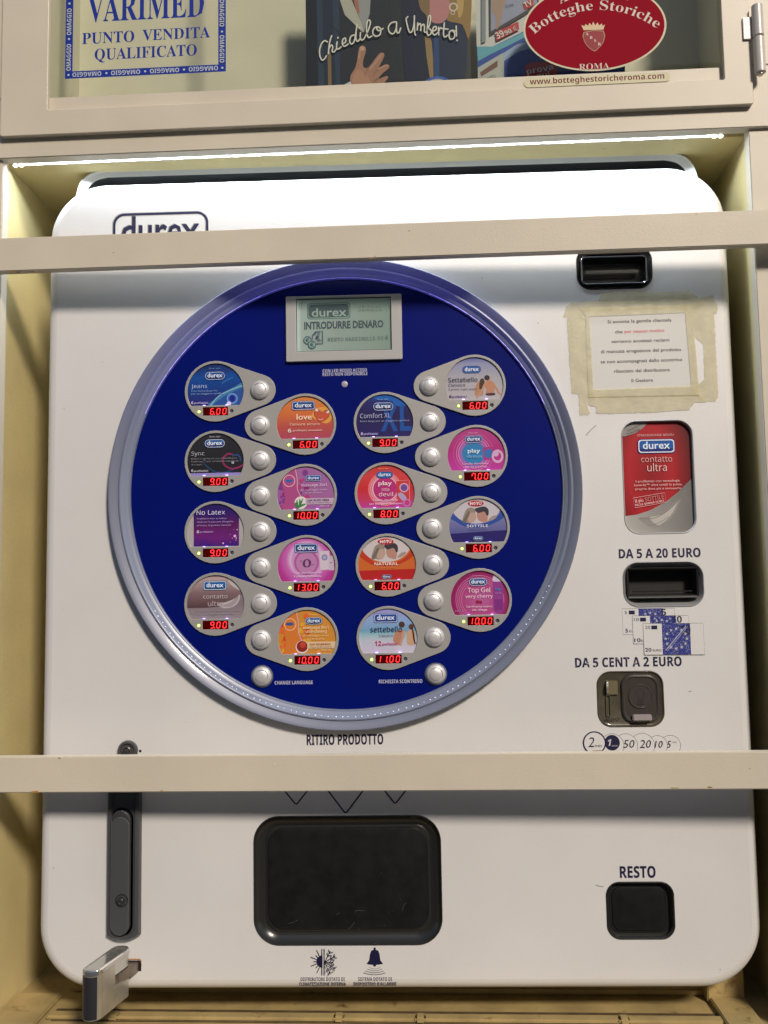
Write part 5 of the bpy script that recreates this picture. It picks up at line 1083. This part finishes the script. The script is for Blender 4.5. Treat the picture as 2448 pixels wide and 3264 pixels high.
pr.disc(1145, 760, 148, '#3a58a8', 40, 142); pr.disc(1145, 765, 128, '#a8aca4', 40, 126); pr.ring(1180, 730, 44, 56, '#6c7068', 24, .5); pr.poly([(885, 685), (910, 680), (960, 722), (920, 722)], '#9c6c4c', 2)
part('round_badge', pr.mesh('round_badge'), po)
pr = Pr(YP - .0020, 1e-5, A); WH = '#d4d2c8'; W8 = 11 * u
for pts in ([(262, 345), (240, 335), (215, 360), (200, 410), (203, 460), (220, 490), (240, 480), (255, 455)], [(297, 295), (280, 350), (270, 440)], [(272, 405), (292, 370), (305, 385), (300, 420), (315, 425), (335, 400)], [(340, 345), (335, 390), (350, 402), (372, 385)],
    [(385, 360), (408, 345), (405, 315), (385, 328), (383, 365), (400, 380), (428, 362)], [(478, 290), (452, 300), (440, 340), (455, 362), (477, 340), (490, 270), (500, 205)], [(492, 270), (490, 320), (505, 342), (522, 322)], [(527, 270), (525, 310), (537, 332), (556, 320)],
    [(556, 320), (590, 250), (606, 190), (595, 170), (580, 190), (575, 260), (590, 310), (618, 298)], [(660, 225), (635, 237), (625, 275), (645, 300), (680, 290), (690, 250), (670, 225), (655, 243), (680, 257), (707, 238)], [(808, 185), (772, 195), (750, 230), (760, 270), (790, 280), (812, 240), (815, 188)], [(813, 220), (818, 268), (835, 272), (848, 235)],
    [(905, 145), (892, 165), (905, 230), (920, 270), (940, 260), (955, 200), (958, 138)], [(957, 180), (960, 270), (967, 292)], [(985, 195), (980, 252)], [(982, 225), (1000, 200), (1010, 215), (1008, 257)], [(1010, 225), (1030, 205), (1038, 225), (1038, 265), (1052, 270)],
    [(1052, 270), (1082, 200), (1086, 140), (1072, 145), (1062, 220), (1060, 282), (1080, 292), (1095, 265), (1080, 242)], [(1105, 262), (1130, 250), (1130, 225), (1110, 232), (1103, 272), (1120, 292), (1142, 275)], [(1150, 230), (1152, 292)], [(1152, 262), (1165, 235), (1182, 242)],
    [(1197, 195), (1190, 290), (1205, 308), (1222, 295)], [(1175, 240), (1227, 246)], [(1262, 255), (1240, 267), (1235, 305), (1250, 327), (1275, 315), (1280, 280), (1262, 256), (1285, 262)], [(1292, 222), (1294, 300)]): pr.line(pts, W8, WH, 4)
for x, y in ((347, 315), (520, 235), (1299, 336)): pr.disc(x, y, 7, WH, 10)
part('handwriting', pr.mesh('handwriting'), po)
# second poster
zf = 1.75; Q2 = lambda x, y: F(1500 + x / zf, y / zf, YP + .002); u = (Q2(500, 200)[0] - Q2(300, 200)[0]) / 200
p2 = fthing('product_poster', 'blue and white price poster partly behind the red oval sticker', 'poster', (Q2(400, 480)[0], YP, Q2(400, 480)[1]))
x0 = Q2(38, 400)[0]; x1 = Q2(860, 400)[0]; z0 = Q2(300, 620)[1]; z1 = Q2(300, -300)[1]
part('sheet', box(x0, x1, YP + .002, YP + .0026, z0, z1, mat('poster_white', (.50, .51, .50), .35), 'sheet'), p2)
pr = Pr(YP + .0014, 1e-4, Q2)
pr.poly([(35, 265), (120, 262), (220, 215), (330, 160), (860, 100), (860, 620), (185, 620), (185, 345), (40, 385)], '#2a4796')
pr.poly([(36, 262), (120, 262), (220, 220), (330, 165), (330, 195), (200, 262), (110, 305), (40, 345)], '#5c9cae', 0); pr.poly([(150, 320), (260, 250), (420, 215), (420, 250), (270, 290), (160, 360)], '#8fa4c4')
pr.poly([(40, 380), (180, 298), (186, 345), (186, 620), (40, 620)], '#a4a8a4'); pr.poly([(52, 408), (150, 340), (150, 375), (60, 430)], '#6c4a3c')
pr.poly([(100, -200), (380, -200), (380, 30), (300, 90), (105, 205)], '#3c3a3c'); pr.poly([(112, -200), (370, -200), (370, 20), (290, 75), (112, 180)], '#8c90a8')
pr.poly([(120, -20), (150, -40), (200, -20), (180, 60), (160, 150), (140, 165), (140, 100), (118, 60)], '#9c8474', 3); pr.poly([(60, -200), (84, -200), (84, 235), (60, 245)], '#7c8488')
pr.text('CLRA', (218, 45), 18 * u, '#5c6478', 's', 50 * u, rot=R_(8))
RD = '#b03238'
pr.poly([(138, 185), (265, 125), (270, 170), (142, 235)], RD); pr.poly([(290, 25), (348, -10), (350, 40), (300, 60)], RD); pr.poly([(305, 372), (330, 356), (480, 345), (486, 440), (300, 455)], RD, 0); pr.poly([(105, 488), (145, 474), (146, 620), (105, 620)], RD)
pr.text('39', (170, 216), 40 * u, '#d0ccc4', 'b', 46 * u, rot=R_(24)); pr.text('90 €', (228, 188), 26 * u, '#d0ccc4', 'b', 72 * u, rot=R_(24)); pr.text('TV', (326, 42), 32 * u, '#d0ccc4', 'b', 44 * u, rot=R_(24))
pr.text('prova', (388, 408), 34 * u, '#d0ccd0', 'b', 150 * u, rot=R_(9)); pr.text('qui', (405, 440), 30 * u, '#d0ccd0', 'b', 70 * u, rot=R_(6)); pr.text('OSARSETTA', (105, 470), 34 * u, '#6c7074', 'b', 92 * u, rot=R_(22))
part('print', pr.mesh('print'), p2)

for o in list(bpy.data.objects):
    if o.type == 'MESH' and o.parent is None and 'label' not in o: print('LOOSE', o.name)

# ------------------------------------------------------------------ the street side that the glass and metal reflect
gmesh = box(-40, 40, -7.0, -.06, -1.45, -1.40, mat('grey_paving', (.26, .25, .24), .8, 0, bump=.4, bscale=30, var=.2, vscale=2), 'pavement')
o = bpy.data.objects.new('pavement', gmesh); link(o); o['kind'] = 'structure'
hb_ = thing('opposite_house', 'ochre house front across the street with an iron balcony, seen in the cabinet glass', 'building', (0, -7.2, -1.4))
HT_ = 4.55
part('wall', box(-12, 12, -7.6, -7.2, -1.4, HT_, mat('house_plaster', (.30, .23, .15), .85, 0, bump=.4, bscale=8, var=.12, vscale=1.2), 'wall'), hb_)
M_sh = mat('shutter_green', (.05, .07, .06), .6); M_ir = mat('balcony_iron', (.02, .02, .022), .5)
for xx in (-4.5, -1.2, 2.1, 5.4):
    wo = part('window', box(xx - .55, xx + .55, -7.24, -7.19, 1.75, 3.6, M_sh, 'window'), hb_)
    part('door_opening', box(xx - .5, xx + .5, -7.24, -7.19, -1.35, .9, M_sh, 'door_opening'), hb_)
part('balcony_slab', box(-2.4, 3.3, -7.2, -6.75, 2.45, 2.57, mat('slab_stone', (.3, .28, .25), .7), 'balcony_slab'), hb_)
rl = [box(-2.4, 3.3, -6.79, -6.76, 3.42, 3.46, M_ir)] + [box(-2.4 + k * .12 - .008, -2.4 + k * .12 + .008, -6.785, -6.765, 2.57, 3.42, M_ir) for k in range(48)]
part('railing', join('railing', rl), hb_)
